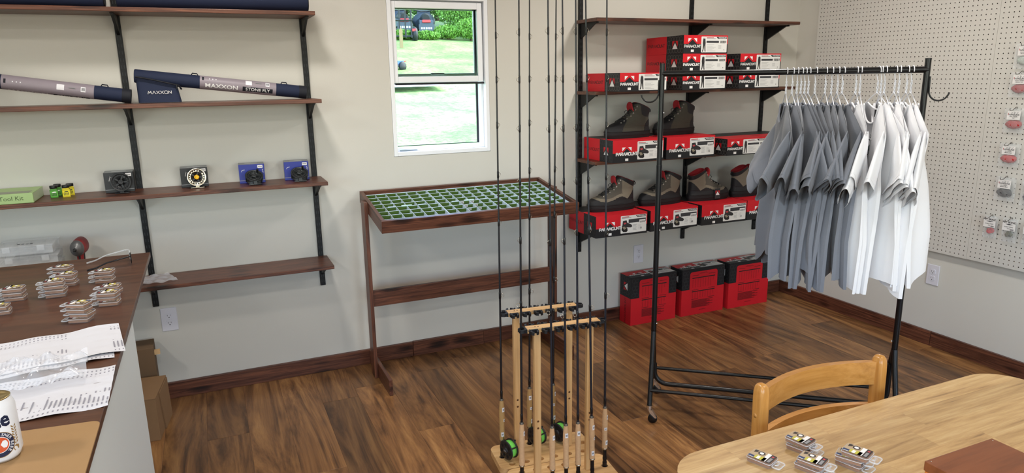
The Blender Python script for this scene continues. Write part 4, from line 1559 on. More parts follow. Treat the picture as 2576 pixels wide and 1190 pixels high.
# ------------------------------------------------------------------ counter at the left
CTZ = .942
CW = wood('counter_stain', [(0.25, '2e1b12'), (0.5, '523324'), (0.75, '6d4630')], 'X', 1.6, 14, 0.4, knots=.1, tint=.05, streak=2.0, coat=.1)
CX1, CY1, CY0, CX0 = -4.108, -.712, -3.2, -5.4
counter = thing('sales_counter', 'sales counter with dark-stained wooden top and white end panel', 'counter', ((CX0 + CX1) / 2, (CY0 + CY1) / 2, 0))
ox, oy = (CX0 + CX1) / 2, (CY0 + CY1) / 2
MB().box(CX0 - ox, CX1 - ox, CY0 - oy, CY1 - oy, CTZ - .02, CTZ).build('top', CW, counter, bevel=.002)
CPW = mat('counter_white_panel', 'd3d8d8', rough=.5, spec=.4)
MB().box(CX1 - .022 - ox, CX1 - .003 - ox, CY0 + .05 - oy, -1.525 - oy, 0.0005, CTZ - .0205).build('end_panel', CPW, counter, bevel=.001)
MB().box(CX0 + .05 - ox, CX1 - .0225 - ox, -1.545 - oy, -1.526 - oy, 0.0005, CTZ - .0205).build('front_panel', CPW, counter)

# cardboard boxes between counter and wall
KRAFT = mat('kraft_card', '88694a', rough=.85, var=.05, vscale=40)
KRAFT2 = mat('kraft_card_dark', '66503a', rough=.85, var=.05, vscale=40)
cb = thing('cardboard_box', 'closed kraft cardboard box on the floor beside the counter', 'box', (-4.273, -.323, 0), R_(-7))
b = MB().box(-.1, .1, -.135, .135, .0005, .205)
b.build('carton_body', KRAFT, cb, bevel=.0015)
MB().box(-.099, .1005, -.1355, .1345, .2052, .2085).build('top_flap', KRAFT, cb)
MB().add([(.1008, -.02, .0008), (.1008, .13, .0008), (.1008, .13, .2), (.1008, -.06, .2), (.106, -.02, .0008), (.108, .13, .0008), (.1045, .13, .2), (.1045, -.06, .2)],
         [(0, 3, 2, 1), (4, 5, 6, 7), (0, 1, 5, 4), (2, 3, 7, 6), (1, 2, 6, 5), (0, 4, 7, 3)]).build('side_flap', KRAFT, cb)
cb2 = thing('cardboard_box', 'taller brown cardboard box with torn tape against the wall', 'box', (-4.30, -.098, 0), R_(2))
MB().box(-.1, .1, -.07, .07, .0005, .345).build('carton_body', KRAFT2, cb2, bevel=.002)
MB().box(.1, .125, -.05, -.02, .30, .318).build('torn_tape', mat('paper_tape', 'c7a57a', rough=.7), cb2)

# ------------------------------------------------------------------ on the left shelves
NAVY = mat('navy_cordura', '1a2440', rough=.75, bump=.35, bscale=700)
NAVYD = mat('navy_binding', '10131f', rough=.7)
SLV = mat('sleeve_grey_lilac', '8f858e', rough=.45, var=.05, vscale=20)
def rod_case(label, xr, zr, xl, zl, y, s, la=-22, ls=38):
    """padded tube case; (xr,zr) plain end axis, (xl,zl) pouch end axis, s=+1 pouch hangs at xl"""
    t = thing('rod_case', label, 'rod case', (0, y, 0), 0, 'navy rod cases on the second shelf')
    A, B = Vector((xl, 0, zl)), Vector((xr, 0, zr))
    d = (B - A)
    L = d.length
    d.normalize()
    r = .0305
    MB().tube([A, A + d * .004, B - d * .004, B], [r * .93, r, r, r * .95], 24).build('tube', NAVY, t)
    MB().tube([B - d * .035, B + d * .0], r * 1.03, 24).build('end_cap', NAVYD, t)
    s0, s1 = .36, .81
    sl = MB().tube([A + d * L * s0, A + d * L * s1], r * 1.02, 48, caps=False).build('printed_sleeve', SLV, t)
    up = Vector((0, 0, 1))
    up = (up - d * up.dot(d)).normalized()
    def wrapf(c, lift):
        def f(x, yv):
            q = lift + yv / r
            dd = d if d.x > 0 else -d
            return c + dd * x + (up * math.sin(q) + Vector((0, -1, 0)) * math.cos(q)) * (r * 1.035)
        return f
    mid = A + d * L * (s0 + s1) / 2
    g = MB()
    sgn = 1 if d.x > 0 else -1
    put_text(g, 'MAXXON', .026, (0, 0, 0), (1, 0, 0), (0, 0, 1), 0, .02, 1.25, wrap=wrapf(mid + d * sgn * -.075, R_(la)))
    g.build('sleeve_brand', CWHT, sl)
    g = MB()
    w0 = wrapf(mid + d * sgn * .085, R_(la))
    g.grid(lambda u, v: w0(-.068 + .136 * u, -.011 + .022 * v), 2, 9, 0)
    w1 = wrapf(mid + d * sgn * .085 + Vector((0, -.0004, 0)), R_(la))
    put_text(g, 'STONE FLY', .020, (0, 0, 0), (1, 0, 0), (0, 0, 1), 1, .012, 1.1, wrap=w1)
    g.build('sleeve_model', [NAVYD, CWHT], sl)
    # small print and stickers along the top of the sleeve
    g = MB()
    w0 = wrapf(mid, R_(ls))
    def stick(a, b, h, m, dz=0.0):
        w2 = wrapf(mid + Vector((0, -dz, dz)), R_(ls))
        g.grid(lambda u, v: w2(a + (b - a) * u, -h + 2 * h * v), 2, 9, m)
    stick(.03, .058, .012, 1)
    stick(.12, .138, .011, 1)
    for q in range(5):
        stick(.123 + q * .0028, .1245 + q * .0028, .006, 0, .0004)
    stick(-.16, -.152, .009, 0)
    for q in range(3):
        stick(-.13 + q * .014, -.126 + q * .014, .0025, 1)
    for q in range(3):
        stick(.075, .10, .0012, 2, .0002 + q * .001)
    g.build('sleeve_stickers', [NAVYD, STK, LGRY], sl)['kind'] = 'stuff'
    # reel pouch under the thick end
    px = xl + sgn * .005
    zf = SHELF_Z[1] + .0008
    def pouch(u, v):
        q = 2 * PI * u
        k = .5 + .5 * math.copysign(abs(math.cos(q)) ** .35, math.cos(q))
        wd = .178 - .012 * v
        x = px + sgn * (k * wd)
        dz = (zl - .0) - zf
        top = dz + .004 - .05 * k
        dep = .040 * (1 - .25 * v)
        yy = math.copysign(abs(math.sin(q)) ** .35, math.sin(q)) * dep
        return Vector((x, yy, zf + .002 + v * top))
    pm = MB()
    pm.grid(pouch, 48, 8, 0, closed_u=True)
    pm.add([pouch(i / 48, 0) for i in range(48)], [list(range(48))[::-1]], 0)
    pm.add([pouch(i / 48, 1) for i in range(48)], [list(range(48))], 0)
    po = pm.build('reel_pouch', NAVY, t)
    z0 = zl - .012
    MB().tube([Vector((px + sgn * .002, -.040, z0 + .008)), Vector((px + sgn * .06, -.0415, z0 - .004)), Vector((px + sgn * .13, -.0415, z0 - .022)), Vector((px + sgn * .175, -.036, z0 - .034)), Vector((px + sgn * .182, -.02, z0 - .05))], .005, 8, flat=.8).build('zipper', NAVYD, po)
    MB().box(-.002, .002, -.002, .002, -.02, 0).build('zip_pull', BLK, po, (px + sgn * .165, -.042, z0 - .028))
    g = MB()
    stroke_word(g, 'MAXXON', .0125, (px + sgn * .092, -.0412, zf + .047), (1, 0, 0), (0, 0, 1), 0, .17, .3, 1.0)
    g.build('pouch_lettering', CWHT, po)
    for f in (.33, .86):
        c = A + d * L * f + up * r
        MB().tube([c - d * .014 + up * -.001, c - d * .01 + up * .007, c + d * .01 + up * .007, c + d * .014 + up * -.001], .0025, 6).build('strap_loop', NAVYD, t)
rod_case('navy rod case with MAXXON STONE FLY sleeve on the second left shelf', -3.375, 1.5495, -4.122, 1.640, -.15, 1)
rod_case('navy rod case at the left picture edge pointing its narrow end right', -4.145, 1.5495, -4.89, 1.664, -.15, 1, -80, 12)
for x0, x1, l in ((-4.150, -3.338, 'long navy tube lettered MAXXON on the topmost shelf'), (-5.0, -4.200, 'long navy tube at the left end of the topmost shelf')):
    t = thing('rod_tube', l, 'rod case', (0, -.155, SHELF_Z[0]), 0, 'navy tubes on the topmost shelf')
    r = .052
    MB().tube([(x0, 0, r + .0008), (x0 + .006, 0, r + .0008), (x1 - .006, 0, r + .0008), (x1, 0, r + .0008)], [r * .94, r, r, r * .94], 28).build('tube', NAVY, t)
    MB().tube([(x1 - .004, 0, r + .0008), (x1 + .004, 0, r + .0008)], r * .9, 28).build('end_cap', NAVYD, t)
    g = MB()
    xc = (x0 + x1) / 2 - .07
    def wf(x, yv, r=r, xc=xc):
        q = yv / r + R_(6)
        return Vector((xc + x, -math.cos(q) * (r + .0006), r + .0008 + math.sin(q) * (r + .0006)))
    put_text(g, 'MAXXON', .026, (0, 0, 0), (1, 0, 0), (0, 0, 1), 0, .01, 1.2, wrap=wf)
    g.build('lettering', CWHT, t)

# boxed fly reels on the third shelf
SZ3 = SHELF_Z[2] + .0006
def reel_box(x, col, face, label, rz):
    t = thing('reel_box', label, 'box', (x, -.066, SZ3), rz, 'reel boxes on the third shelf')
    W_, H_, D_ = .121, .094, .088
    m1 = mat('reelbox_' + face, col, rough=.3, spec=.5)
    gy = mat('reelbox_grey', '6f7376', rough=.4)
    b = MB().box(-W_ / 2, W_ / 2, -D_ / 2, D_ / 2, 0.0, H_)
    b.m = [0, 1, 0, 0, 2, 0]
    b.build('carton', [m1, gy, mat('reelbox_side', '9a9a96', rough=.5) if face == 'blue' else m1], t, bevel=.0012)
    MB().box(-W_ / 2 + .001, W_ / 2 - .001, -D_ / 2 - .0006, -D_ / 2, .013, .0155).build('stripe', LGRY, t)
    tg = MB().box(W_ / 2 - .032, W_ / 2 - .008, -D_ / 2 - .0009, -D_ / 2 - .0002, H_ - .02, H_ - .006).build('price_tag', CWHT, t)
    g = MB()
    for q in range(5):
        g.box(W_ / 2 - .029 + q * .0038, W_ / 2 - .0265 + q * .0038, -D_ / 2 - .0012, -D_ / 2 - .001, H_ - .015, H_ - .011)
    g.build('price_print', CINK, tg)
    g = MB()
    if face == 'blue':
        g.tube([(-W_ / 2 + .012, -D_ / 2 - .0004, .058), (-W_ / 2 + .016, -D_ / 2 - .0004, .066), (-W_ / 2 + .028, -D_ / 2 - .0004, .068)], .0013, 4)
        g.tube([(W_ / 2 - .012, -D_ / 2 - .0004, .068), (W_ / 2 - .008, -D_ / 2 - .0004, .063), (W_ / 2 - .010, -D_ / 2 - .0004, .053), (W_ / 2 - .004, -D_ / 2 - .0004, .052)], .0013, 4)
    else:
        g.tube([(-W_ / 2 + .02, -D_ / 2 - .0004, .055), (-W_ / 2 + .026, -D_ / 2 - .0004, .077), (-W_ / 2 + .033, -D_ / 2 - .0004, .068)], .0016, 4)
    g.build('swoosh_print', CWHT, t)
    g = MB()
    g.box(-.03, .03, -.012, .012, H_ + .0002, H_ + .0006)
    g.build('lid_print', mat('lid_print_pale', 'a5a9aa', rough=.5), t)
def fly_reel(x, y, label, kind, rz, lean):
    t = thing('fly_reel', label, 'fishing reel', (x, y, SZ3), (0, 0, rz), 'fly reels on the third shelf')
    r = .041
    body = {'black': REELB, 'silver': mat('reel_silver', 'cfc7b4', rough=.25, metal=1.0), 'grey': mat('reel_gunmetal', '3d4042', rough=.4, metal=.6)}[kind]
    dark = REELB
    M_ = Matrix.Translation((0, 0, .008)) @ Matrix.Rotation(lean, 4, 'X') @ Matrix.Translation((0, 0, r + .004))
    w = .026
    f = MB()
    f.lathe([(r, -w / 2), (r + .0015, -w / 2), (r + .0015, -w / 2 + .004), (r - .007, -w / 2 + .003), (r - .007, -w / 2 - .001), (r, -w / 2 - .001)], 40, 0, (0, 0, 0), 'Y')
    # outer ring with square ports: spokes between two rims
    f.lathe([(r - .011, -w / 2), (r - .0125, -w / 2 - .0015), (r - .015, -w / 2), (r - .015, -w / 2 + .003)], 40, 0, (0, 0, 0), 'Y')
    for q in range(18):
        k0 = f.mark()
        f.box(-.0018, .0018, -w / 2 - .0006, -w / 2 + .002, r - .012, r - .004)
        f.xf(Matrix.Rotation(2 * PI * q / 18, 4, 'Y'), k0)
    f.xf(M_)
    f.build('spool_rim', body, t)
    d = MB()
    d.lathe([(0, w / 2), (r, w / 2), (r, w / 2 - .003), (.014, w / 2 - .004), (.014, -w / 2 + .004), (r - .004, -w / 2 + .005)], 36, 0, (0, 0, 0), 'Y')
    for q in range(5):
        k0 = d.mark()
        d.box(-.0035, .0035, -w / 2 - .0002, -w / 2 + .003, .008, r - .012)
        d.xf(Matrix.Rotation(2 * PI * q / 5 + .3, 4, 'Y'), k0)
    for q in range(6):
        a = 2 * PI * q / 6 + .2
        d.tube([(r * math.sin(a), -w / 2, r * math.cos(a)), (r * math.sin(a), w / 2, r * math.cos(a))], .0025, 6)
    d.xf(M_)
    d.build('frame', dark if kind != 'grey' else body, t)
    hub = MB().lathe([(.013, -w / 2 + .002), (.012, -w / 2 - .003), (.008, -w / 2 - .005), (.006, -w / 2 - .0035), (0, -w / 2 - .004)], 24, 0, (0, 0, 0), 'Y').xf(M_)
    hub.build('drag_knob', {'silver': mat('knob_gold', 'c9962e', rough=.3, metal=1)}.get(kind, body), t)
    h = MB().tube([(.018, -w / 2 - .001, .022), (.018, -w / 2 - .02, .022)], [.0045, .0055], 10).xf(M_)
    h.build('handle', dark, t)
    ft = MB().tube([(-.03, 0, .0035), (-.02, 0, .0035), (.02, 0, .0035), (.03, 0, .0035)], [.002, .0035, .0035, .002], 8)
    ft.box(-.008, .008, -.004, .004, .003, .02)
    ft.build('reel_foot', body if kind == 'silver' else dark if kind == 'black' else body, t)
reel_box(-4.248, '1c1c20', 'black', 'black reel box left of the slotted standard behind a black reel', R_(2))
reel_box(-3.926, '1c1c20', 'charcoal', 'black reel box behind the silver and gold reel', R_(1))
reel_box(-3.661, '22308a', 'blue', 'blue reel box behind a dark grey reel, left of its twin', R_(-2))
reel_box(-3.444, '22308a', 'blue', 'blue reel box at the right end of the shelf', R_(-4))
fly_reel(-4.235, -.157, 'black fly reel in front of the black box', 'black', R_(0), R_(-8))
fly_reel(-3.915, -.157, 'silver fly reel with a gold hub', 'silver', R_(4), R_(-8))
fly_reel(-3.655, -.192, 'dark grey fly reel leaning back before the left blue box', 'grey', R_(2), R_(-56))
fly_reel(-3.441, -.192, 'dark grey fly reel leaning back before the right blue box', 'grey', R_(-2), R_(-56))

# tool kit box and floatant jars
kit = thing('tool_kit_box', 'flat pale green box lettered Tool Kit on the shelf', 'box', (-4.70, -.135, SZ3), 0)
def kitmat():
    m = mat('kit_green', '9db77c', rough=.5, var=.1, vscale=14)
    return m
MB().box(-.135, .135, -.108, .105, 0, .043).build('carton', kitmat(), kit, bevel=.0015)
MB().box(-.1352, -.06, -.02, .02, .0, .001).build('base_flap', kitmat(), kit)
g = MB()
put_text(g, 'Tool Kit', .026, (.055, -.1086, .022), (1, 0, 0), (0, 0, 1), 0, 0)
g.build('kit_lettering', mat('ink_olive', '4a5a34', rough=.6), kit)
MB().box(-.13, .12, -.1, -.03, .0432, .0436).build('lid_picture', mat('kit_picture', '8a8f7c', rough=.5, var=.25, vscale=25), kit)
MB().box(.1352, .1356, -.1, .1, .004, .04).build('end_print', mat('kit_end', 'b3bfa0', rough=.5), kit)
def jar(x, y, col, word, label):
    t = thing('floatant_jar', label, 'jar', (x, y, SZ3), R_(8), 'small jars on the third shelf')
    gl = mat('jar_glass', 'dfe8d8', rough=.08, spec=.6, trans=.6)
    a = .0155
    pts = round_rect(-a, a, -a, a, .004)
    MB().prism(pts, 'Z', 0, .037).prism([(p[0] * .78, p[1] * .78) for p in pts], 'Z', .037, .041).build('glass', mat('jar_' + col, {'green': '4c8a35', 'yellow': 'c9b82a'}[col], rough=.15, spec=.6), t, bevel=.001)
    MB().lathe([(0, .041), (.0142, .041), (.015, .0425), (.015, .052), (.0142, .0535), (0, .0535)], 24).build('lid', mat('jar_lid', '121214', rough=.4), t)
    lb = MB().box(-a + .0015, a - .0015, -a - .0005, -a, .005, .030).build('label_sticker', mat('jarlabel_' + col, {'green': '58a838', 'yellow': 'ded11f'}[col], rough=.5), t)
    g = MB()
    for zz in (.009, .0135, .018):
        for q in range(4):
            g.box(-.0105 + q * .0054, -.0064 + q * .0054, -a - .0009, -a - .0006, zz, zz + .0026)
    g.poly([(-.009, -a - .0008, .023), (.009, -a - .0008, .0235), (.006, -a - .0008, .028), (-.004, -a - .0008, .027)], 1)
    g.build('jar_print', [CINK, CWHT if col == 'green' else CINK], lb)
jar(-4.507, -.125, 'green', 'WAX', 'front green jar with black lid beside the tool kit box')
jar(-4.500, -.075, 'green', 'WAX', 'green jar behind another green jar')
jar(-4.459, -.13, 'yellow', 'WAX', 'front yellow jar with black lid beside the green jars')
jar(-4.450, -.08, 'yellow', 'WAX', 'yellow jar behind another yellow jar')

# lowest left shelf: drill, organisers, bag
SZ4 = SHELF_Z[3] + .0006
dr = thing('impact_driver', 'red and black cordless driver standing behind the counter', 'power tool', (-4.445, -.13, SZ4 + .0), R_(-6))
dr.scale = (.76, .8, 1.0)
dk = mat('tool_black', '1c1b1c', rough=.55)
dred = mat('tool_red', '8e1f22', rough=.5)
dgr = mat('tool_grey', '6c6c6c', rough=.4, metal=.5)
MB().box(-.036, .036, -.06, .05, 0, .055).build('battery', dk, dr, bevel=.008)
MB().tube([(0, .0, .05), (0, .012, .10), (0, .02, .17)], [.021, .019, .022], 14).build('handle_grip', dk, dr)
MB().tube([(0, -.004, .10), (0, .004, .17)], [.014, .02], 12).build('grip_front', dred, dr)
MB().lathe([(0, -.075), (.0, -.074), (.03, -.07), (.037, -.05), (.04, -.01), (.04, .04), (.03, .06), (0, .062)], 26, 0, (0, .02, .20), 'Y').build('motor_housing', dred, dr)
MB().lathe([(.0, -.098), (.010, -.098), (.012, -.09), (.022, -.085), (.036, -.066), (.0375, -.052)], 26, 0, (0, .02, .20), 'Y').build('nose_cone', dgr, dr)
MB().lathe([(0, -.125), (.004, -.125), (.004, -.10), (.009, -.10), (.009, -.085)], 12, 0, (0, .02, .20), 'Y').build('chuck', dk, dr)
MB().box(-.005, .005, -.02, -.006, .135, .165).build('trigger', dk, dr, bevel=.002)
CLR = mat('clear_organiser', 'eef1f3', rough=.12, alpha=.22, spec=.5)
def organiser(label, loc, W_, D_, H_, rz):
    t = thing('plastic_organiser', label, 'storage box', loc, rz, 'clear organisers behind the counter')
    b = MB()
    frame2 = [(-W_ / 2, -D_ / 2), (W_ / 2, -D_ / 2), (W_ / 2, D_ / 2), (-W_ / 2, D_ / 2)]
    b.box(-W_ / 2, W_ / 2, -D_ / 2, D_ / 2, 0, .003)
    b.box(-W_ / 2, W_ / 2, -D_ / 2, -D_ / 2 + .003, .003, H_ - .012)
    b.box(-W_ / 2, W_ / 2, D_ / 2 - .003, D_ / 2, .003, H_ - .012)
    b.box(-W_ / 2, -W_ / 2 + .003, -D_ / 2, D_ / 2, .003, H_ - .012)
    b.box(W_ / 2 - .003, W_ / 2, -D_ / 2, D_ / 2, .003, H_ - .012)
    b.build('tub', CLR, t)
    for k in range(1, 4):
        MB().box(-.001, .001, -D_ / 2 + .004, D_ / 2 - .004, .003, H_ - .014).build('divider', CLR, t, (-W_ / 2 + W_ * k / 4, 0, 0))
    MB().box(-W_ / 2 - .004, W_ / 2 + .004, -D_ / 2 - .004, D_ / 2 + .004, H_ - .0115, H_ - .004).build('lid', CLR, t, bevel=.002)
    for s in (-.3, .3):
        MB().box(W_ * s - .014, W_ * s + .014, -D_ / 2 - .009, -D_ / 2 - .0045, H_ * .35, H_ - .005).build('latch', CLR, t, bevel=.001)
organiser('bottom clear plastic organiser behind the counter', (-4.64, -.13, SZ4), .235, .165, .155, 0)
organiser('middle clear plastic organiser of the stack behind the counter', (-4.635, -.13, SZ4 + .1555), .225, .16, .045, R_(2))
organiser('top clear plastic organiser of the stack behind the counter', (-4.64, -.128, SZ4 + .2015), .215, .15, .046, R_(-1))
g = MB()
for q in range(4):
    g.box(-.03 + q * .016, -.019 + q * .016, -.045, -.033, .0422, .0426)
g.build('lid_mark', LDGR, [o for o in bpy.data.objects if o.get('label', '').startswith('top clear')][0])
PLB = mat('poly_bag', 'eef2fb', rough=.06, alpha=.34, spec=1.0)
def film(seed, pts_fn, nu, nv, name):
    mb = MB()
    mb.grid(pts_fn, nu, nv, 0)
    return mb
_g = rnd(5)
_ph = [_g.uniform(0, 6.28) for _ in range(12)]
def crinkle(x, y, s=1.0):
    return s * (.004 * math.sin(x * 60 + y * 25 + _ph[0]) + .003 * math.sin(y * 85 - x * 40 + _ph[1]) + .002 * math.sin(x * 140 + _ph[2]) * math.cos(y * 120 + _ph[3]))
pb = MB().grid(lambda u, v: Vector(((u - .5) * .17, (v - .5) * .17, .006 + abs(crinkle(u * .17, v * .17, 1.2)) + .03 * max(0, .4 - u) ** 1)), 22, 22, 0)
tag(pb.build('plastic_bag', PLB, None, (-4.155, -.15, SZ4 + .002), (0, 0, R_(18))), 'crumpled clear plastic bag on the lowest left shelf beside the counter', 'bag')
# ------------------------------------------------------------------ small hook packs
PKC = mat('clamshell_clear', 'eceef2', rough=.06, alpha=.10, spec=.9)
PKB = mat('pack_insert_brown', '8a5c38', rough=.5, var=.2, vscale=120)
PKT = mat('pack_card_tan', 'b09a7c', rough=.5)
PKN = mat('pack_navy', '23345e', rough=.5)
PKY = mat('pack_yellow', 'b9b23a', rough=.5)
PKK = mat('pack_dark_brown', '2a1d1c', rough=.5)
def pack_meshes():
    L_, W_, H_ = .054, .040, .0135
    shell = MB().prism(round_rect(-L_ / 2 - .002, L_ / 2, -W_ / 2 - .001, W_ / 2 + .001, .006), 'Z', 0, H_)
    shell.prism(round_rect(L_ / 2, L_ / 2 + .021, -W_ / 2 + .002, W_ / 2 - .002, .006), 'Z', .004, .0075)
    rim = MB().tube([(x, y, .006) for x, y in round_rect(L_ / 2 + .001, L_ / 2 + .020, -W_ / 2 + .004, W_ / 2 - .004, .006)], .0014, 5, closed=True)
    rim.tube([(L_ / 2 + .006, -.008, .0075), (L_ / 2 + .012, -.003, .0078), (L_ / 2 + .008, .0, .0078), (L_ / 2 + .012, .004, .0078), (L_ / 2 + .006, .009, .0075)], .0012, 5)
    rim.tube([(x, y, .0105) for x, y in round_rect(-L_ / 2 - .002, L_ / 2 + .001, -W_ / 2 - .002, W_ / 2 + .002, .006)], .0009, 5, closed=True)
    ins = MB().box(-L_ / 2 + .0005, L_ / 2 - .002, -W_ / 2 + .0005, W_ / 2 - .0005, .0012, H_ - .0015)
    card = MB()
    z = H_ + .0003
    def q(x0, x1, y0, y1, m, dz=0.0):
        card.poly([(x0, y0, z + dz), (x1, y0, z + dz), (x1, y1, z + dz), (x0, y1, z + dz)], m)
    h, w = L_ / 2, W_ / 2
    q(-h, h - .001, -w + .001, w - .001, 0)
    q(-h, -h + .013, -w + .001, -w + .011, 1, .0002)
    q(-h + .0005, -h + .0125, -w + .0012, -w + .003, 2, .0003)
    q(-h + .014, h - .015, -w + .001, -w + .017, 3, .0002)
    q(-h + .019, -h + .026, -w + .002, -w + .015, 2, .0003)
    q(h - .022, h - .013, -w + .001, w - .001, 2, .0002)
    q(h - .013, h - .001, -w + .001, w - .001, 4, .0002)
    q(h - .010, h - .004, -w + .004, w - .016, 5, .0003)
    q(h - .010, h - .005, w - .012, w - .006, 6, .0003)
    ring = [(-h + .021 + .008 * math.cos(2 * PI * k / 18), w - .011 + .008 * math.sin(2 * PI * k / 18), z + .0003) for k in range(18)]
    card.poly(ring, 4)
    card.poly([(-h + .021 + (p[0] + h - .021) * .6, w - .011 + (p[1] - w + .011) * .6, z + .0004) for p in ring], 2)
    card.poly([(-h + .003, w - .004, z + .0003), (-h + .004, w - .016, z + .0003), (-h + .011, w - .012, z + .0003), (-h + .012, w - .003, z + .0003)], 4)
    return [('shell', shell.mesh('shell', PKC)), ('insert', ins.mesh('insert', PKB)), ('card', card.mesh('card', [PKT, PKN, CWHT, PKY, PKK, LGRY, LRED])), ('rim', rim.mesh('rim', mat('clamshell_edge', 'e6eaf0', rough=.1, spec=.9, alpha=.4)))]
_pk = pack_meshes()
def packs(where, base, n, rz, group, jitter=.003, seed=0):
    g = rnd(900 + seed)
    names = {1: [''], 2: ['lower', 'upper'], 3: ['bottom', 'middle', 'top'], 4: ['bottom', 'second', 'third', 'top']}[n]
    for k in range(n):
        l = ('single clear hook pack ' if n == 1 else names[k] + ' clear hook pack of the pile ') + where
        t = thing('hook_pack', l, 'hook pack', (base[0] + g.uniform(-1, 1) * jitter, base[1] + g.uniform(-1, 1) * jitter, base[2] + .0003 + k * .0142), rz + g.uniform(-.14, .14), group)
        for nme, me in _pk:
            link(nme, me, t)
TBZ = .75
GP = 'hook packs on the table'
packs('closest to the chair on the table', (-2.653, -2.708, TBZ), 2, R_(-72), GP, .004, 1)
packs('at the left of the table', (-2.776, -2.712, TBZ), 1, R_(-68), GP, .003, 2)
packs('between two other piles on the table', (-2.694, -2.780, TBZ), 2, R_(-66), GP, .005, 3)
packs('rightmost on the table', (-2.608, -2.812, TBZ), 3, R_(-70), GP, .007, 4)
GP = 'hook packs on the counter'
CT = CTZ
for s, (w_, x, y, n, rz) in enumerate([
        ('behind two others left of the eyeglasses', -4.362, -.985, 3, 168), ('second of three left on the counter', -4.338, -1.10, 3, 172), ('third and nearest of three in a row', -4.345, -1.235, 4, 174),
        ('in front of the eyeglasses', -4.225, -1.115, 3, 172), ('at the counter edge behind another', -4.188, -1.275, 2, 168), ('at the counter edge with yellow end labels', -4.183, -1.405, 3, 164),
        ('near the left picture edge', -4.462, -1.22, 3, 172), ('cut by the left picture edge', -4.472, -1.36, 2, 178), ('just behind the printed papers', -4.236, -1.545, 4, 160), ('at the left edge behind the papers', -4.475, -1.50, 1, 170)]):
    packs(w_, (x, y, CT), n, R_(rz), GP, .004, 20 + s)

# ------------------------------------------------------------------ papers, board, bag, can, glasses on the counter
PAP = mat('paper_white', 'd0d0d6', rough=.8, spec=.2)
INK = mat('paper_ink', '8f8d97', rough=.8)
def sheet(name, label, x0, x1, y0, y1, seed, rz, z, cat='paper', blank=None):
    g = rnd(seed)
    ph = g.uniform(0, 6)
    def hz(x, y):
        return .0008 + .003 * (1 + math.sin(x * 18 + ph)) * (.4 + .6 * abs(y)) + .0015 * math.sin(y * 30 + x * 9 + ph)
    cx, cy = (x0 + x1) / 2, (y0 + y1) / 2
    w_, d_ = x1 - x0, y1 - y0
    t = thing(name, label, cat, (cx, cy, z), rz, 'printed papers on the counter')
    f = lambda u, v: Vector(((u - .5) * w_, (v - .5) * d_, hz(u - .5, v - .5)))
    MB().grid(f, 30, 14, 0).build('page', PAP, t)
    p = MB()
    lines = int(w_ / .0088)
    for i in range(lines):
        u = (i + .6) / lines
        if blank and blank[0] < u < blank[1]:
            continue
        def mk(v0, v1, hw):
            pts = [f(u - hw, v0), f(u + hw, v0), f(u + hw, v1), f(u - hw, v1)]
            p.poly([q + Vector((0, 0, .0005)) for q in pts])
        hw = .0015 / w_
        mk(.05, .09, hw)
        mk(.14, .14 + g.uniform(.14, .3), hw)
        for v in (.78, .84, .9):
            mk(v, v + .022, hw)
    p.build('print', INK, t)['kind'] = 'stuff'
    return t
sheet('printed_sheet', 'upper printed sheet on the counter behind the plastic bag', -4.50, -4.112, -1.905, -1.665, 3, R_(9), CT + .004, blank=(.68, .93))
sheet('printed_sheet', 'printed sheet peeking out beneath the upper printed sheet', -4.48, -4.130, -1.925, -1.70, 8, R_(7), CT + .0005)
sheet('printed_sheet', 'lower printed sheet on the counter near the drink can', -4.46, -4.105, -2.205, -1.965, 5, R_(2), CT + .0005)
# brown card board with a rounded corner
bpts = [(-4.50, -2.62)] + [(-4.106, -2.62)] + [(-4.106 - .018 + .018 * math.cos(R_(a)), -2.268 - .018 + .018 * math.sin(R_(a))) for a in range(0, 91, 15)] + [(-4.50, -2.225)]
tag(MB().prism([(x + 4.3, y + 2.4) for x, y in bpts], 'Z', 0, .0035).build('cardboard_sheet', mat('board_tan', '9d7b52', rough=.8, var=.04, vscale=60), None, (-4.3, -2.4, CT + .0004)), 'flat tan cardboard sheet with a rounded corner under the can', 'cardboard')
bag = MB().grid(lambda u, v: Vector(((u - .5) * .30, (v - .5) * .17, .010 + .024 * math.sin(PI * u) * math.sin(PI * v) + abs(crinkle(u * .3, v * .17, 2.6)))), 46, 30, 0)
tag(bag.build('plastic_bag', PLB, None, (-4.315, -1.985, CT + .008), (0, 0, R_(6))), 'crumpled clear plastic bag lying across the printed papers', 'bag')
can = thing('drink_can', 'white drink can with a red roundel at the left picture edge', 'can', (-4.252, -2.356, CT + .0045))
CANW = mat('can_white', 'e2e2e6', rough=.3, spec=.6)
MB().lathe([(0, .004), (.024, .002), (.0255, 0), (.029, .006), (.033, .016), (.033, .1), (.0315, .106), (.0275, .1165)], 48).build('can_body', CANW, can)
MB().lathe([(.0275, .1165), (.0285, .1185), (.0272, .1195), (.0255, .1165), (0, .1165)], 48).build('can_lid', mat('can_gold_rim', 'b7a274', rough=.3, metal=.9), can)
CR = .0332
def cyl(a0, zc):
    return lambda x, y: Vector((CR * math.cos(a0 + x / CR), CR * math.sin(a0 + x / CR), zc + y))
FA = R_(-77)
g = MB()
f0 = cyl(FA, .038)
def disc(r0, r1, m, n=36, rad=0.0):
    for k in range(n):
        a, b = 2 * PI * k / n, 2 * PI * (k + 1) / n
        pts = []
        for r, q in ((r0, a), (r1, a), (r1, b), (r0, b)):
            v = f0(r * math.cos(q), r * math.sin(q))
            v.x *= 1 + rad; v.y *= 1 + rad
            pts.append(v)
        g.poly(pts, m)
disc(0, .0145, 0, rad=.003)
disc(.0145, .0155, 3, rad=.003)
disc(.0155, .0235, 1, rad=.003)
disc(.0235, .0245, 2, rad=.003)
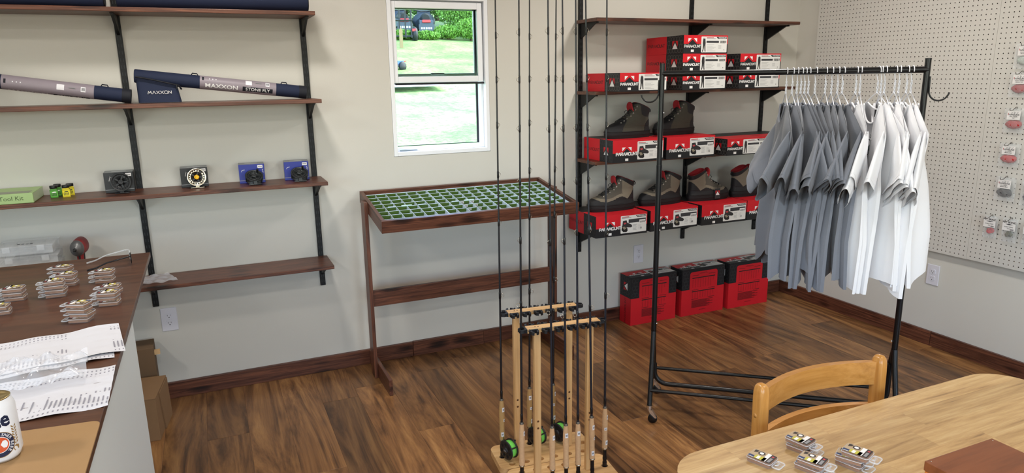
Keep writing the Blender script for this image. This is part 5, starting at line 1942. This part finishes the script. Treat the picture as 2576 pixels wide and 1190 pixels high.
for ch, a in zip('A FINE PILSNER BEER', [R_(215 - 14.5 * k) for k in range(19)]):
    if ch == ' ':
        continue
    vs, fs_ = text_verts(ch, .0075, .01)
    pts = []
    for x, y in vs:
        cxx, cyy = .0195 * math.cos(a), .0195 * math.sin(a)
        px_, py_ = cxx + x * math.sin(a) + y * math.cos(a), cyy - x * math.cos(a) + y * math.sin(a)
        v = f0(px_, py_)
        v.x *= 1.006; v.y *= 1.006
        pts.append(v)
    g.add(pts, fs_, 3)
g.build('roundel', [mat('can_red', 'c4512e', rough=.35, var=.2, vscale=300), mat('can_navy', '1b2340', rough=.35), mat('can_gold', 'a98a58', rough=.35, metal=.5), CANW], can)
g = MB()
put_text(g, 'Lite', .040, (0, 0, 0), (1, 0, 0), (0, 0, 1), 0, .03, .8, wrap=cyl(FA - R_(4), .083))
g.build('can_lettering', mat('can_ink', '17203a', rough=.35), can)
g = MB()
for k in range(7):
    for s in (-1, 1):
        c = cyl(FA + R_(46), .03 + k * .0052)
        g.poly([c(0, 0), c(s * .0045, .003), c(s * .005, .0065), c(s * .0015, .004)])
c = cyl(FA + R_(44), .018)
g.poly([c(-.004, 0), c(.005, .001), c(.006, .008), c(0, .011), c(-.006, .007)])
g.build('barley_print', mat('can_gold', 'a98a58'), can)
# eyeglasses
gls = thing('eyeglasses', 'black and clear eyeglasses lying open at the far end of the counter', 'eyeglasses', (-4.165, -.855, CT), R_(8))
GBK = mat('glasses_black', '141416', rough=.3)
GCL = mat('glasses_clear', 'dfe3e4', rough=.05, alpha=.3)
for s, nm in ((-1, 'lens'), (1, 'lens')):
    yc = s * .034
    pts = [(yc + .027 * math.copysign(abs(math.cos(R_(a))) ** .8, math.cos(R_(a))), .024 + .019 * math.copysign(abs(math.sin(R_(a))) ** .8, math.sin(R_(a)))) for a in range(0, 360, 12)]
    MB().prism(pts, 'X', -.001, .001).build('lens', GCL, gls)
    MB().tube([(.0, p[0], p[1]) for p in pts], .0014, 6, closed=True).build('lens_rim', GBK if s < 0 else GCL, gls)
MB().tube([(0, -.009, .032), (.002, 0, .036), (0, .009, .032)], .0022, 6).build('bridge', GBK, gls)
for s in (-1, 1):
    MB().tube([(.0, s * .061, .036), (-.012, s * .066, .036), (-.08, s * .066, .024), (-.115, s * .064, .010), (-.145, s * .062, .004)], [.0018, .0022, .002, .002, .0026], 8, flat=1.3).build('temple', GBK if s < 0 else GCL, gls)

# ------------------------------------------------------------------ table and chair
OAK = wood('rubberwood_honey', [(0.28, '7d6140'), (0.40, 'a88659'), (0.54, 'bb9a6a'), (0.72, 'ccb183')], 'X', 2.2, 30, 0.42, tint=.10, streak=1.2, bump=.05, coat=.15)
def clip(poly, axis, lim, keep_low):
    out = []
    for p, q in zip(poly, poly[1:] + poly[:1]):
        ip = (p[axis] <= lim) == keep_low
        iq = (q[axis] <= lim) == keep_low
        if ip:
            out.append(p)
        if ip != iq:
            t = (lim - p[axis]) / (q[axis] - p[axis])
            out.append((p[0] + (q[0] - p[0]) * t, p[1] + (q[1] - p[1]) * t))
    return out
tx0, tx1, ty0, ty1 = -2.988, -1.796, -3.42, -2.612
tcx, tcy = (tx0 + tx1) / 2, (ty0 + ty1) / 2
table = thing('dining_table', 'honey-coloured wooden table with rounded corners in the right foreground', 'table', (tcx, tcy, 0))
outl = [(x - tcx, y - tcy) for x, y in round_rect(tx0, tx1, ty0, ty1, .11, 8)]
MB().prism([(x * .995, y * .995) for x, y in outl], 'Z', TBZ - .026, TBZ - .012).build('under_top', OAK, table)
g = rnd(44)
nst = 11
for k in range(nst):
    a, b = ty0 - tcy + (ty1 - ty0) * k / nst, ty0 - tcy + (ty1 - ty0) * (k + 1) / nst
    st = clip(clip(outl, 1, a, False), 1, b - .0002, True)
    q1 = g.uniform(-.45, .0)
    cuts = [tx0 - tcx - .01, q1, q1 + g.uniform(.25, .5), tx1 - tcx + .01]
    for c0, c1 in zip(cuts[:-1], cuts[1:]):
        q = clip(clip(st, 0, c0, False), 0, c1 - .0002, True)
        if len(q) > 2:
            mx = sum(p[0] for p in q) / len(q)
            my = sum(p[1] for p in q) / len(q)
            MB().prism([(p[0] - mx, p[1] - my) for p in q], 'Z', TBZ - .012, TBZ).build('stave', OAK, table, (mx, my, 0))
OAKZ = wood('chair_honey', [(0.25, 'a06a2c'), (0.5, 'bf8744'), (0.75, 'd09a58')], 'Z', 1.5, 30, 0.3, tint=.05, bump=.04, coat=.3)
OAKX = wood('chair_honey_x', [(0.25, 'a06a2c'), (0.5, 'bf8744'), (0.75, 'd09a58')], 'X', 1.5, 30, 0.3, tint=.05, bump=.04, coat=.3)
for sx in (-1, 1):
    for sy in (-1, 1):
        MB().box(-.03, .03, -.03, .03, 0, TBZ - .0265).build('leg', OAKZ, table, (sx * (.48), sy * .29, .0005), bevel=.006)
for sy in (-1, 1):
    MB().box(-.45, .45, -.01, .01, TBZ - .11, TBZ - .0265).build('apron', OAKX, table, (0, sy * .29, 0))
for sx in (-1, 1):
    MB().box(-.01, .01, -.26, .26, TBZ - .11, TBZ - .0265).build('apron', OAKX, table, (sx * .48, 0, 0))
chair = thing('dining_chair', 'honey-coloured wooden chair with curved back slats pushed under the table', 'chair', (-2.405, -2.535, 0))
for s in (-1, 1):
    pts = [(-.016, -.018), (.016, -.018), (.016, .018), (-.016, .018)]
    mb = MB()
    prof = [(0, .9), (.2, 1), (.45, 1.0), (.72, 1.0), (.79, 1.0), (.815, .96), (.828, .82), (.835, .55), (.838, .0)]
    ring = round_rect(-.0155, .0155, -.0185, .0185, .009, 4)
    vs, fs_ = [], []
    n = len(ring)
    for (z, k) in prof:
        lean = .02 * max(0, z - .45)
        vs += [(x * k, y * k + lean - .01, z) for x, y in ring]
    for j in range(len(prof) - 1):
        for i in range(n):
            fs_.append((j * n + i, j * n + (i + 1) % n, (j + 1) * n + (i + 1) % n, (j + 1) * n + i))
    mb.add(vs, fs_, 0, True)
    mb.add(vs[:n], [list(range(n))[::-1]])
    po = mb.build('back_post', OAKZ, chair, (s * .213, 0, .0005))
    for zz in (.75, .60):
        MB().lathe([(0, -.0012), (.0062, -.0004), (.0062, .001)], 14, 0, (s * .0155, -.003, zz), 'X').xf(Matrix.Identity(4)).build('peg', OAKX, po)
    MB().tube([(s * .19, -.36, .001), (s * .19, -.36, .43)], .02, 14).build('front_leg', OAKZ, chair)
def slat(z0, z1, bow, nm):
    mb = MB()
    N = 20
    def P(u, y_off, z):
        x = (u - .5) * .402
        return Vector((x, .002 + bow * (1 - (2 * u - 1) ** 2) + y_off, z))
    for yo, fl in ((-.009, False), (.009, True)):
        mb.grid(lambda u, v: P(u, yo, z0 + (z1 - z0) * v), N, 5, 0, flip=fl)
    for z in (0, 1):
        mb.grid(lambda u, v: P(u, -.009 + .018 * v, z0 + (z1 - z0) * z), N, 2, 0)
    return mb.build(nm, OAKX, chair)
slat(.752, .819, .045, 'back_slat')
slat(.620, .692, .045, 'back_slat')
MB().prism(round_rect(-.2, .2, -.38, .0, .04), 'Z', .431, .452).build('seat', OAKX, chair, bevel=.004)
for s in (-1, 1):
    MB().box(s * .2 - .009, s * .2 + .009, -.36, -.01, .2, .235).build('side_stretcher', OAKX, chair)
# mahogany box
MAH = wood('mahogany_box', [(0.25, '5a2f19'), (0.5, '7a4426'), (0.8, '8b5230')], 'X', 1.2, 16, 0.35, tint=.02, coat=.2)
MAHS = wood('mahogany_box_side', [(0.25, '9a4a18'), (0.5, 'c06a25'), (0.8, 'd68a40')], 'Y', 1.2, 24, 0.3, tint=.02, coat=.3)
wb = thing('wooden_box', 'reddish-brown wooden box with dovetailed side on the table', 'box', (-2.432, -3.03, TBZ + .0005))
MB().box(-.108, .108, -.1, .1, 0, .038).build('box_body', MAHS, wb, bevel=.0015)
MB().box(-.11, .11, -.102, .102, .0385, .0605).build('box_lid', MAH, wb, bevel=.002)
for (x, y) in ((-.1, .094), (.1, .094), (-.1, -.094)):
    MB().lathe([(0, .0612), (.0015, .0608), (.0015, .06)], 8, 0, (x, y, 0)).build('nail', GUIDE, wb)

# ------------------------------------------------------------------ small bags hung on the pegboard
FILM = mat('bag_film', 'eef2f5', rough=.08, alpha=.22, spec=.9)
def blob(mb, rx, ry, rz, c, seed, n=26, rough_=.25):
    g = rnd(seed)
    ph = [g.uniform(0, 6.28) for _ in range(9)]
    def f(u, v):
        a, b = 2 * PI * u, PI * (v - .5)
        k = 1 + rough_ * (.5 * math.sin(5 * a + ph[0]) * math.cos(4 * b + ph[1]) + .4 * math.sin(11 * a + 7 * b + ph[2]) + .3 * math.sin(17 * b - 9 * a + ph[3]))
        return Vector((c[0] + rx * k * math.cos(a) * math.cos(b), c[1] + ry * k * math.sin(a) * math.cos(b), c[2] + rz * k * math.sin(b)))
    mb.grid(f, n, n // 2, 0, closed_u=True)
    return mb
def peg_bag(label, y, z, W_, H_, colr, cname, title, lines, kind, rz=0.0):
    t = thing('tackle_bag', label, 'tackle bag', (PBX - .014, y, z), (0, R_(0), R_(-90)), 'small bags hung on the pegboard')
    g = rnd(hash(title) % 97 + int(abs(y * 1000)))
    ph = g.uniform(0, 6)
    fl = MB()
    for s in (-1, 1):
        fl.grid(lambda u, v: Vector(((u - .5) * W_, s * (.0005 + .009 * math.sin(PI * u) * math.sin(PI * min(1, v * 1.25 if v < .8 else 1))) + .0012 * math.sin(u * 21 + v * 13 + ph), (v - .62) * H_)), 16, 14, 0, flip=s > 0)
    fl.build('film', FILM, t)
    hk = MB().tube([(0, .012, H_ * .38 - .004), (0, .008, H_ * .38 + .006), (0, -.004, H_ * .38 + .004), (0, -.02, H_ * .38 - .008), (0, -.045, H_ * .38 - .010), (0, -.05, H_ * .38)], .0017, 6)
    hk.build('peg_hook', mat('peg_hook_grey', '77736e', rough=.35, metal=.8), t)
    cz1 = H_ * .27 if kind == 'h' else H_ * .30
    chh = H_ * (.36 if kind == 'h' else .42)
    cw = W_ * (.62 if kind == 'h' else .86)
    cd = MB().box(-cw / 2, cw / 2, -.0108, -.0102, cz1 - chh, cz1).build('header_card', CWHT, t, bevel=.0003)
    p = MB()
    if kind == 'h':
        put_text(p, title, .0115, (.002, -.0111, cz1 - chh * .42), (1, 0, 0), (0, 0, 1), 1, .02, 1.0)
        for k in range(3):
            xx = -.012 + .013 * k
            p.tube([(xx, -.0112, cz1 - chh * .12), (xx + .004, -.0112, cz1 - chh * .26), (xx - .002, -.0112, cz1 - chh * .32)], .0007, 4, 2)
            p.tube([(xx + .008, -.0112, cz1 - chh * .10), (xx + .003, -.0112, cz1 - chh * .24)], .0007, 4, 2)
        p.box(-cw * .42, -cw * .38, -.0112, -.0110, cz1 - chh * .45, cz1 - chh * .25, 0)
    else:
        put_text(p, title, .0125, (0, -.0111, cz1 - chh * .16), (1, 0, 0), (0, 0, 1), 1, .04, 1.1)
        p.poly([(-.018, -.0111, cz1 - chh * .36), (0, -.0111, cz1 - chh * .42), (.016, -.0111, cz1 - chh * .38), (.022, -.0111, cz1 - chh * .34), (.012, -.0111, cz1 - chh * .33), (0, -.0111, cz1 - chh * .30)], 1)
        p.box(cw * .14, cw * .4, -.0112, -.0110, cz1 - chh * .95, cz1 - chh * .8, 2)
    for k, tx in enumerate(lines):
        put_text(p, tx, .0068, (0, -.0111, cz1 - chh * (.63 + .16 * k)), (1, 0, 0), (0, 0, 1), 1, .02, 1.0)
    p.build('card_print', [LRED, LDGR, LGRY], cd)
    m = mat('yarn_' + cname, colr, rough=.75, var=.25, vscale=160, bump=.6, bscale=420)
    c = MB()
    if kind == 'h':
        blob(c, W_ * .36, .008, H_ * .17, (0, 0, -H_ * .27), 11 + int(abs(y * 1e4)), 40, .16)
    else:
        for k in range(7):
            a = g.uniform(0, 6.28)
            r1, r2 = W_ * g.uniform(.1, .2), H_ * g.uniform(.07, .12)
            cc = (g.uniform(-.12, .12) * W_, g.uniform(-.002, .002), -H_ * .28 + g.uniform(-.03, .03) * H_)
            c.tube([(cc[0] + r1 * math.cos(2 * PI * q / 12 + a), cc[1] + .003 * math.sin(q), cc[2] + r2 * math.sin(2 * PI * q / 12 + a * 2)) for q in range(12)], .0032, 6, closed=True)
    c.build('contents', m, t)
    return t
H1 = ['Cactus Chenille', 'Medium']
peg_bag('clear bag of pearly white chenille, uppermost on the pegboard', -1.541, 1.685, .105, .125, 'b9c4bd', 'pearl', 'HARELINE', ['Cactus Chenille', 'Medium Pearl'], 'h')
peg_bag('bag of dark red chenille, second from the top on the pegboard', -1.535, 1.545, .105, .125, 'a3121f', 'crimson', 'HARELINE', ['Cactus Chenille', 'Medium Red'], 'h')
peg_bag('bag of glossy red chenille, third from the top on the pegboard', -1.532, 1.365, .105, .125, 'b3121c', 'red', 'HARELINE', ['Ultra Chenille', 'Red'], 'h')
peg_bag('bag of bright red chenille above the black one', -1.532, 1.187, .105, .12, 'c0141c', 'scarlet', 'HARELINE', ['Ice Chenille', 'Medium Red'], 'h')
peg_bag('bag of black chenille on the pegboard', -1.535, 1.010, .105, .125, '17151c', 'black', 'HARELINE', ['Ice Chenille', 'Medium Black'], 'h')
peg_bag('bag of purple chenille cut by the right picture edge', -1.668, 1.000, .105, .125, '2b1f52', 'purple', 'HARELINE', ['Ice Chenille', 'Purple'], 'h')
peg_bag('small bag of red rabbit strips, lowest at left on the pegboard', -1.489, .797, .072, .12, 'd2232f', 'hotred', 'FLY SKINZ', ['RABBIT STRIPS', 'Red'], 'f')
peg_bag('small bag of olive strips right of the red strips', -1.588, .797, .075, .125, '4c4a22', 'olive', 'FLY SKINZ', ['RABBIT STRIPS', 'Olive'], 'f')
peg_bag('small bag at the right picture edge below the purple bag', -1.692, .795, .075, .125, '8a8a80', 'grey', 'FLY SKINZ', ['RABBIT STRIPS', 'Grey'], 'f')
# ------------------------------------------------------------------ garden seen through the window
def gz(x, y):
    return -.35 + .16 * max(0, y - .3)
def grass_mat():
    m = bpy.data.materials.new('lawn_grass')
    m.use_nodes = True
    nt = m.node_tree
    b = nt.nodes['Principled BSDF']
    b.inputs['Roughness'].default_value = .9
    tc = nt.nodes.new('ShaderNodeTexCoord')
    n1 = nt.nodes.new('ShaderNodeTexNoise')
    n1.inputs['Scale'].default_value = 9.0
    n1.inputs['Detail'].default_value = 8
    n1.inputs['Roughness'].default_value = .75
    nt.links.new(tc.outputs['Object'], n1.inputs['Vector'])
    cr = nt.nodes.new('ShaderNodeValToRGB')
    e = cr.color_ramp.elements
    e[0].position = .35; e[0].color = lin('4f7030') + (1,)
    e[1].position = .65; e[1].color = lin('88a65e') + (1,)
    nt.links.new(n1.outputs['Fac'], cr.inputs[0])
    n2 = nt.nodes.new('ShaderNodeTexNoise')  # broad light and dark patches: sun dapple under trees put into the grass colour
    n2.inputs['Scale'].default_value = 1.1
    n2.inputs['Detail'].default_value = 3
    nt.links.new(tc.outputs['Object'], n2.inputs['Vector'])
    hs = nt.nodes.new('ShaderNodeHueSaturation')
    vr = nt.nodes.new('ShaderNodeMapRange')
    vr.inputs[1].default_value = .35
    vr.inputs[2].default_value = .65
    vr.inputs[3].default_value = .65
    vr.inputs[4].default_value = 1.3
    nt.links.new(n2.outputs['Fac'], vr.inputs[0])
    nt.links.new(vr.outputs[0], hs.inputs['Value'])
    nt.links.new(cr.outputs[0], hs.inputs['Color'])
    nt.links.new(hs.outputs[0], b.inputs['Base Color'])
    return m
GRASS = grass_mat()
lawn = MB().grid(lambda u, v: Vector((-14 + 34 * u, .16 + 46 * v, gz(0, .16 + 46 * v) + .06 * math.sin(u * 40) * math.sin(v * 33))), 60, 60, 0).build('lawn', GRASS)
lawn['kind'] = 'stuff'
tag(lawn, 'sloping green lawn seen through the window', 'lawn')
pth = MB().grid(lambda u, v: Vector((-1.5 + 2.6 * u, 11.0 + .8 * v + .1 * math.sin(u * 9), gz(0, 11.0 + .8 * v) + .07)), 14, 4, 0)
tag(pth.build('gravel_path', mat('pale_gravel', '9a9690', rough=.9, var=.2, vscale=40)), 'pale gravel patch across the lawn outside', 'path')
LEAF = [mat('leaf_dark', '2f4a1a', rough=.6, var=.3, vscale=3), mat('leaf_mid', '476f26', rough=.6, var=.3, vscale=3), mat('leaf_light', '659236', rough=.6, var=.3, vscale=3)]
BARK = mat('bark', '4a3d30', rough=.95, var=.2, vscale=20)
def bush(label, x, y, rx, ry, h, n, mi, seed, tree=False, size=.13):
    n, size = int(n * 3), size * .42
    g = rnd(seed)
    z0 = gz(x, y)
    t = thing('tree' if tree else 'bush', label, 'tree' if tree else 'bush', (x, y, z0), 0, 'shrubs and trees beyond the lawn')
    lv, fs_ = [], []
    for _ in range(n):
        while True:
            p = Vector((g.uniform(-1, 1), g.uniform(-1, 1), g.uniform(-1, 1)))
            if .35 < p.length < 1:
                break
        base = (h * .55 if not tree else h * .68)
        c = Vector((p.x * rx, p.y * ry, base + p.z * (h * .5 if not tree else h * .38)))
        if c.z < .05:
            c.z = .05 + g.random() * .2
        e = Euler((g.uniform(0, 3.1), g.uniform(0, 3.1), g.uniform(0, 3.1))).to_matrix()
        s = size * g.uniform(.6, 1.4)
        o = len(lv)
        for q in ((-s, 0, 0), (0, -s * .5, s * .1), (s, 0, 0), (0, s * .5, s * .1)):
            lv.append(tuple(c + e @ Vector(q)))
        fs_.append((o, o + 1, o + 2, o + 3))
    f = MB().add(lv, fs_, 0).build('foliage', LEAF[mi], t)
    f['kind'] = 'stuff'
    MB().tube([(0, 0, -.1), (.05, 0, h * .4), (0, .05, h * .8)], [.05 + .05 * tree * h / 4, .04 + .04 * tree * h / 4, .02], 8).build('trunk', BARK, t)
bush('leafy green shrub behind the parked snowmobiles', 3.9, 24.2, 2.0, 1.3, 3.0, 3200, 1, 1)
bush('light green shrub right of the parked snowmobiles', 6.2, 22.3, 1.7, 1.0, 1.7, 3000, 2, 2, size=.11)
bush('dark tall shrub at the back of the garden', 6.6, 25.6, 2.4, 1.4, 3.6, 3600, 0, 3)
bush('mid green shrub at the right of the window view', 8.6, 23.6, 1.7, 1.3, 2.6, 3000, 1, 4)
for k, (bx, by, rr, hh, l) in enumerate([(2.75, 20.6, .5, .35, 'low weeds at the foot of the trailer gate'), (3.6, 20.55, .5, .32, 'low weeds before the clear snowmobile'), (4.5, 20.9, .55, .5, 'weeds just right of the snowmobiles'),
        (5.35, 20.8, .6, .75, 'taller weeds at the middle of the lawn edge'), (6.3, 21.2, .7, .9, 'tall weeds at the right of the lawn edge'), (7.3, 21.3, .7, .8, 'weeds at the far right of the lawn edge')]):
    bush(l, bx, by, rr, .4, hh, 750, 2, 60 + k, size=.10)
bush('tall tree with a slim trunk behind the snowmobiles', 4.3, 26.5, 2.6, 2.0, 6.5, 3600, 1, 7, True, .16)
bush('tall tree at the right beyond the lawn', 9.6, 28.0, 3.0, 2.2, 7.5, 4000, 0, 8, True, .17)
bush('tall tree at the middle beyond the lawn', 6.9, 29.5, 3.0, 2.2, 7.5, 4000, 1, 9, True, .17)
bush('broad tree at the left beyond the lawn', 1.6, 26.0, 2.6, 2.0, 6.0, 3400, 0, 10, True, .16)
SCB = mat('scooter_slate', '3d4856', rough=.4, spec=.5)
SCK = mat('scooter_black', '1c2026', rough=.5)
SCR = mat('tail_light_red', 'b3333a', rough=.3)
def snowmobile(label, x, y, rz):
    t = thing('snowmobile', label, 'snowmobile', (x, y, gz(x, y) + .02), rz, 'snowmobiles parked by the shrubs')
    MB().prism([(-.2, .10), (2.0, .10), (2.1, .28), (1.9, .36), (-.15, .36), (-.3, .22)], 'X', -.19, .19).xf(Matrix.Identity(4)).build('track', SCK, t, bevel=.03)
    MB().prism([(-.32, .36), (1.5, .36), (1.5, .62), (.4, .66), (-.30, .58)], 'X', -.24, .24).build('tunnel', SCB, t, bevel=.03)
    MB().tube([(0, -.2, .66), (0, .3, .72), (0, .9, .74), (0, 1.2, .82)], [.13, .17, .17, .12], 12).build('seat', SCK, t)
    MB().tube([(0, 1.0, .55), (0, 1.5, .68), (0, 2.0, .6), (0, 2.45, .42)], [.34, .44, .40, .15], 16, flat=.75).build('hood', SCB, t)
    MB().prism([(-.30, .8), (.30, .8), (.2, 1.18), (-.2, 1.18)], 'Y', 1.45, 1.47).build('windshield', SCB, t)
    MB().tube([(-.38, 1.15, 1.08), (-.12, 1.25, 1.02), (.12, 1.25, 1.02), (.38, 1.15, 1.08)], .022, 8).build('handlebar', SCK, t)
    for s in (-1, 1):
        MB().tube([(s * .45, 1.4, .08), (s * .45, 2.2, .06), (s * .45, 2.6, .2)], .05, 8, flat=.4).build('ski', SCK, t)
        MB().box(s * .36 - .05, s * .36 + .05, 1.12, 1.2, 1.04, 1.14).build('hand_guard', SCK, t, bevel=.02)
    MB().box(-.15, .15, -.36, -.32, .50, .60).build('tail_light', SCR, t, bevel=.01)
    f = MB().prism([(-.25, .06), (.25, .06), (.28, .44), (-.28, .44)], 'Y', -.38, -.36).build('snow_flap', SCB, t)
    p = MB()
    for k in range(5):
        p.box(-.2 + .083 * k, -.14 + .083 * k, -.386, -.381, .27, .34)
    p.build('flap_mark', mat('stripe_pale', 'c5cdd6', rough=.4), f)
snowmobile('dark snowmobile half hidden behind the trailer gate outside', 3.10, 21.7, R_(-8))
snowmobile('dark snowmobile seen from behind through the window, in clear view', 3.84, 21.35, R_(-14))
tr = thing('trailer_gate', 'tall black tubular trailer gate at the left of the window view', 'trailer', (2.60, 20.0, gz(0, 20.0)), R_(-10))
for k in range(4):
    MB().tube([(-.3 + .2 * k, 0, .15), (-.3 + .2 * k, .05, 1.75)], .028, 8).build('upright_bar', SCK, tr)
for zz in (.2, .72, 1.7):
    MB().tube([(-.35, 0, zz), (.35, 0, zz)], .028, 8).build('cross_bar', SCK, tr)
MB().lathe([(0, -.08), (.2, -.09), (.27, 0), (.2, .09), (0, .08)], 20, 0, (.42, .2, .27), 'X').build('wheel', SCK, tr)
MB().box(.32, .45, -.03, .02, .36, .45).build('tail_light', SCR, tr)
wp = thing('wooden_stake', 'short pale wooden stake beside the trailer gate', 'stake', (2.1, 18.4, gz(0, 18.4)))
MB().box(-.05, .05, -.03, .03, 0, .55).build('stake_post', mat('weathered_stake', '8d7a5c', rough=.9), wp)
MB().prism([(-.05, .55), (.05, .55), (0, .63)], 'Y', -.03, .03).build('stake_tip', mat('weathered_stake', '8d7a5c', rough=.9), wp)
ct_ = thing('garden_cart', 'small blue garden cart low at the left of the lawn', 'cart', (.70, 13.9, gz(0, 13.9) - .04), R_(20))
MB().prism([(-.14, .1), (.14, .1), (.18, .26), (-.18, .26)], 'Y', -.14, .14).build('tub', mat('cart_blue', '4b6c9c', rough=.5), ct_, bevel=.02)
for s in (-1, 1):
    MB().lathe([(0, -.03), (.1, -.03), (.12, 0), (.1, .03), (0, .03)], 16, 0, (s * .12, -.16, .12), 'Y').build('wheel', SCK, ct_)
MB().tube([(.16, 0, .2), (.34, 0, .26)], .015, 8).build('pull_handle', SCR, ct_)
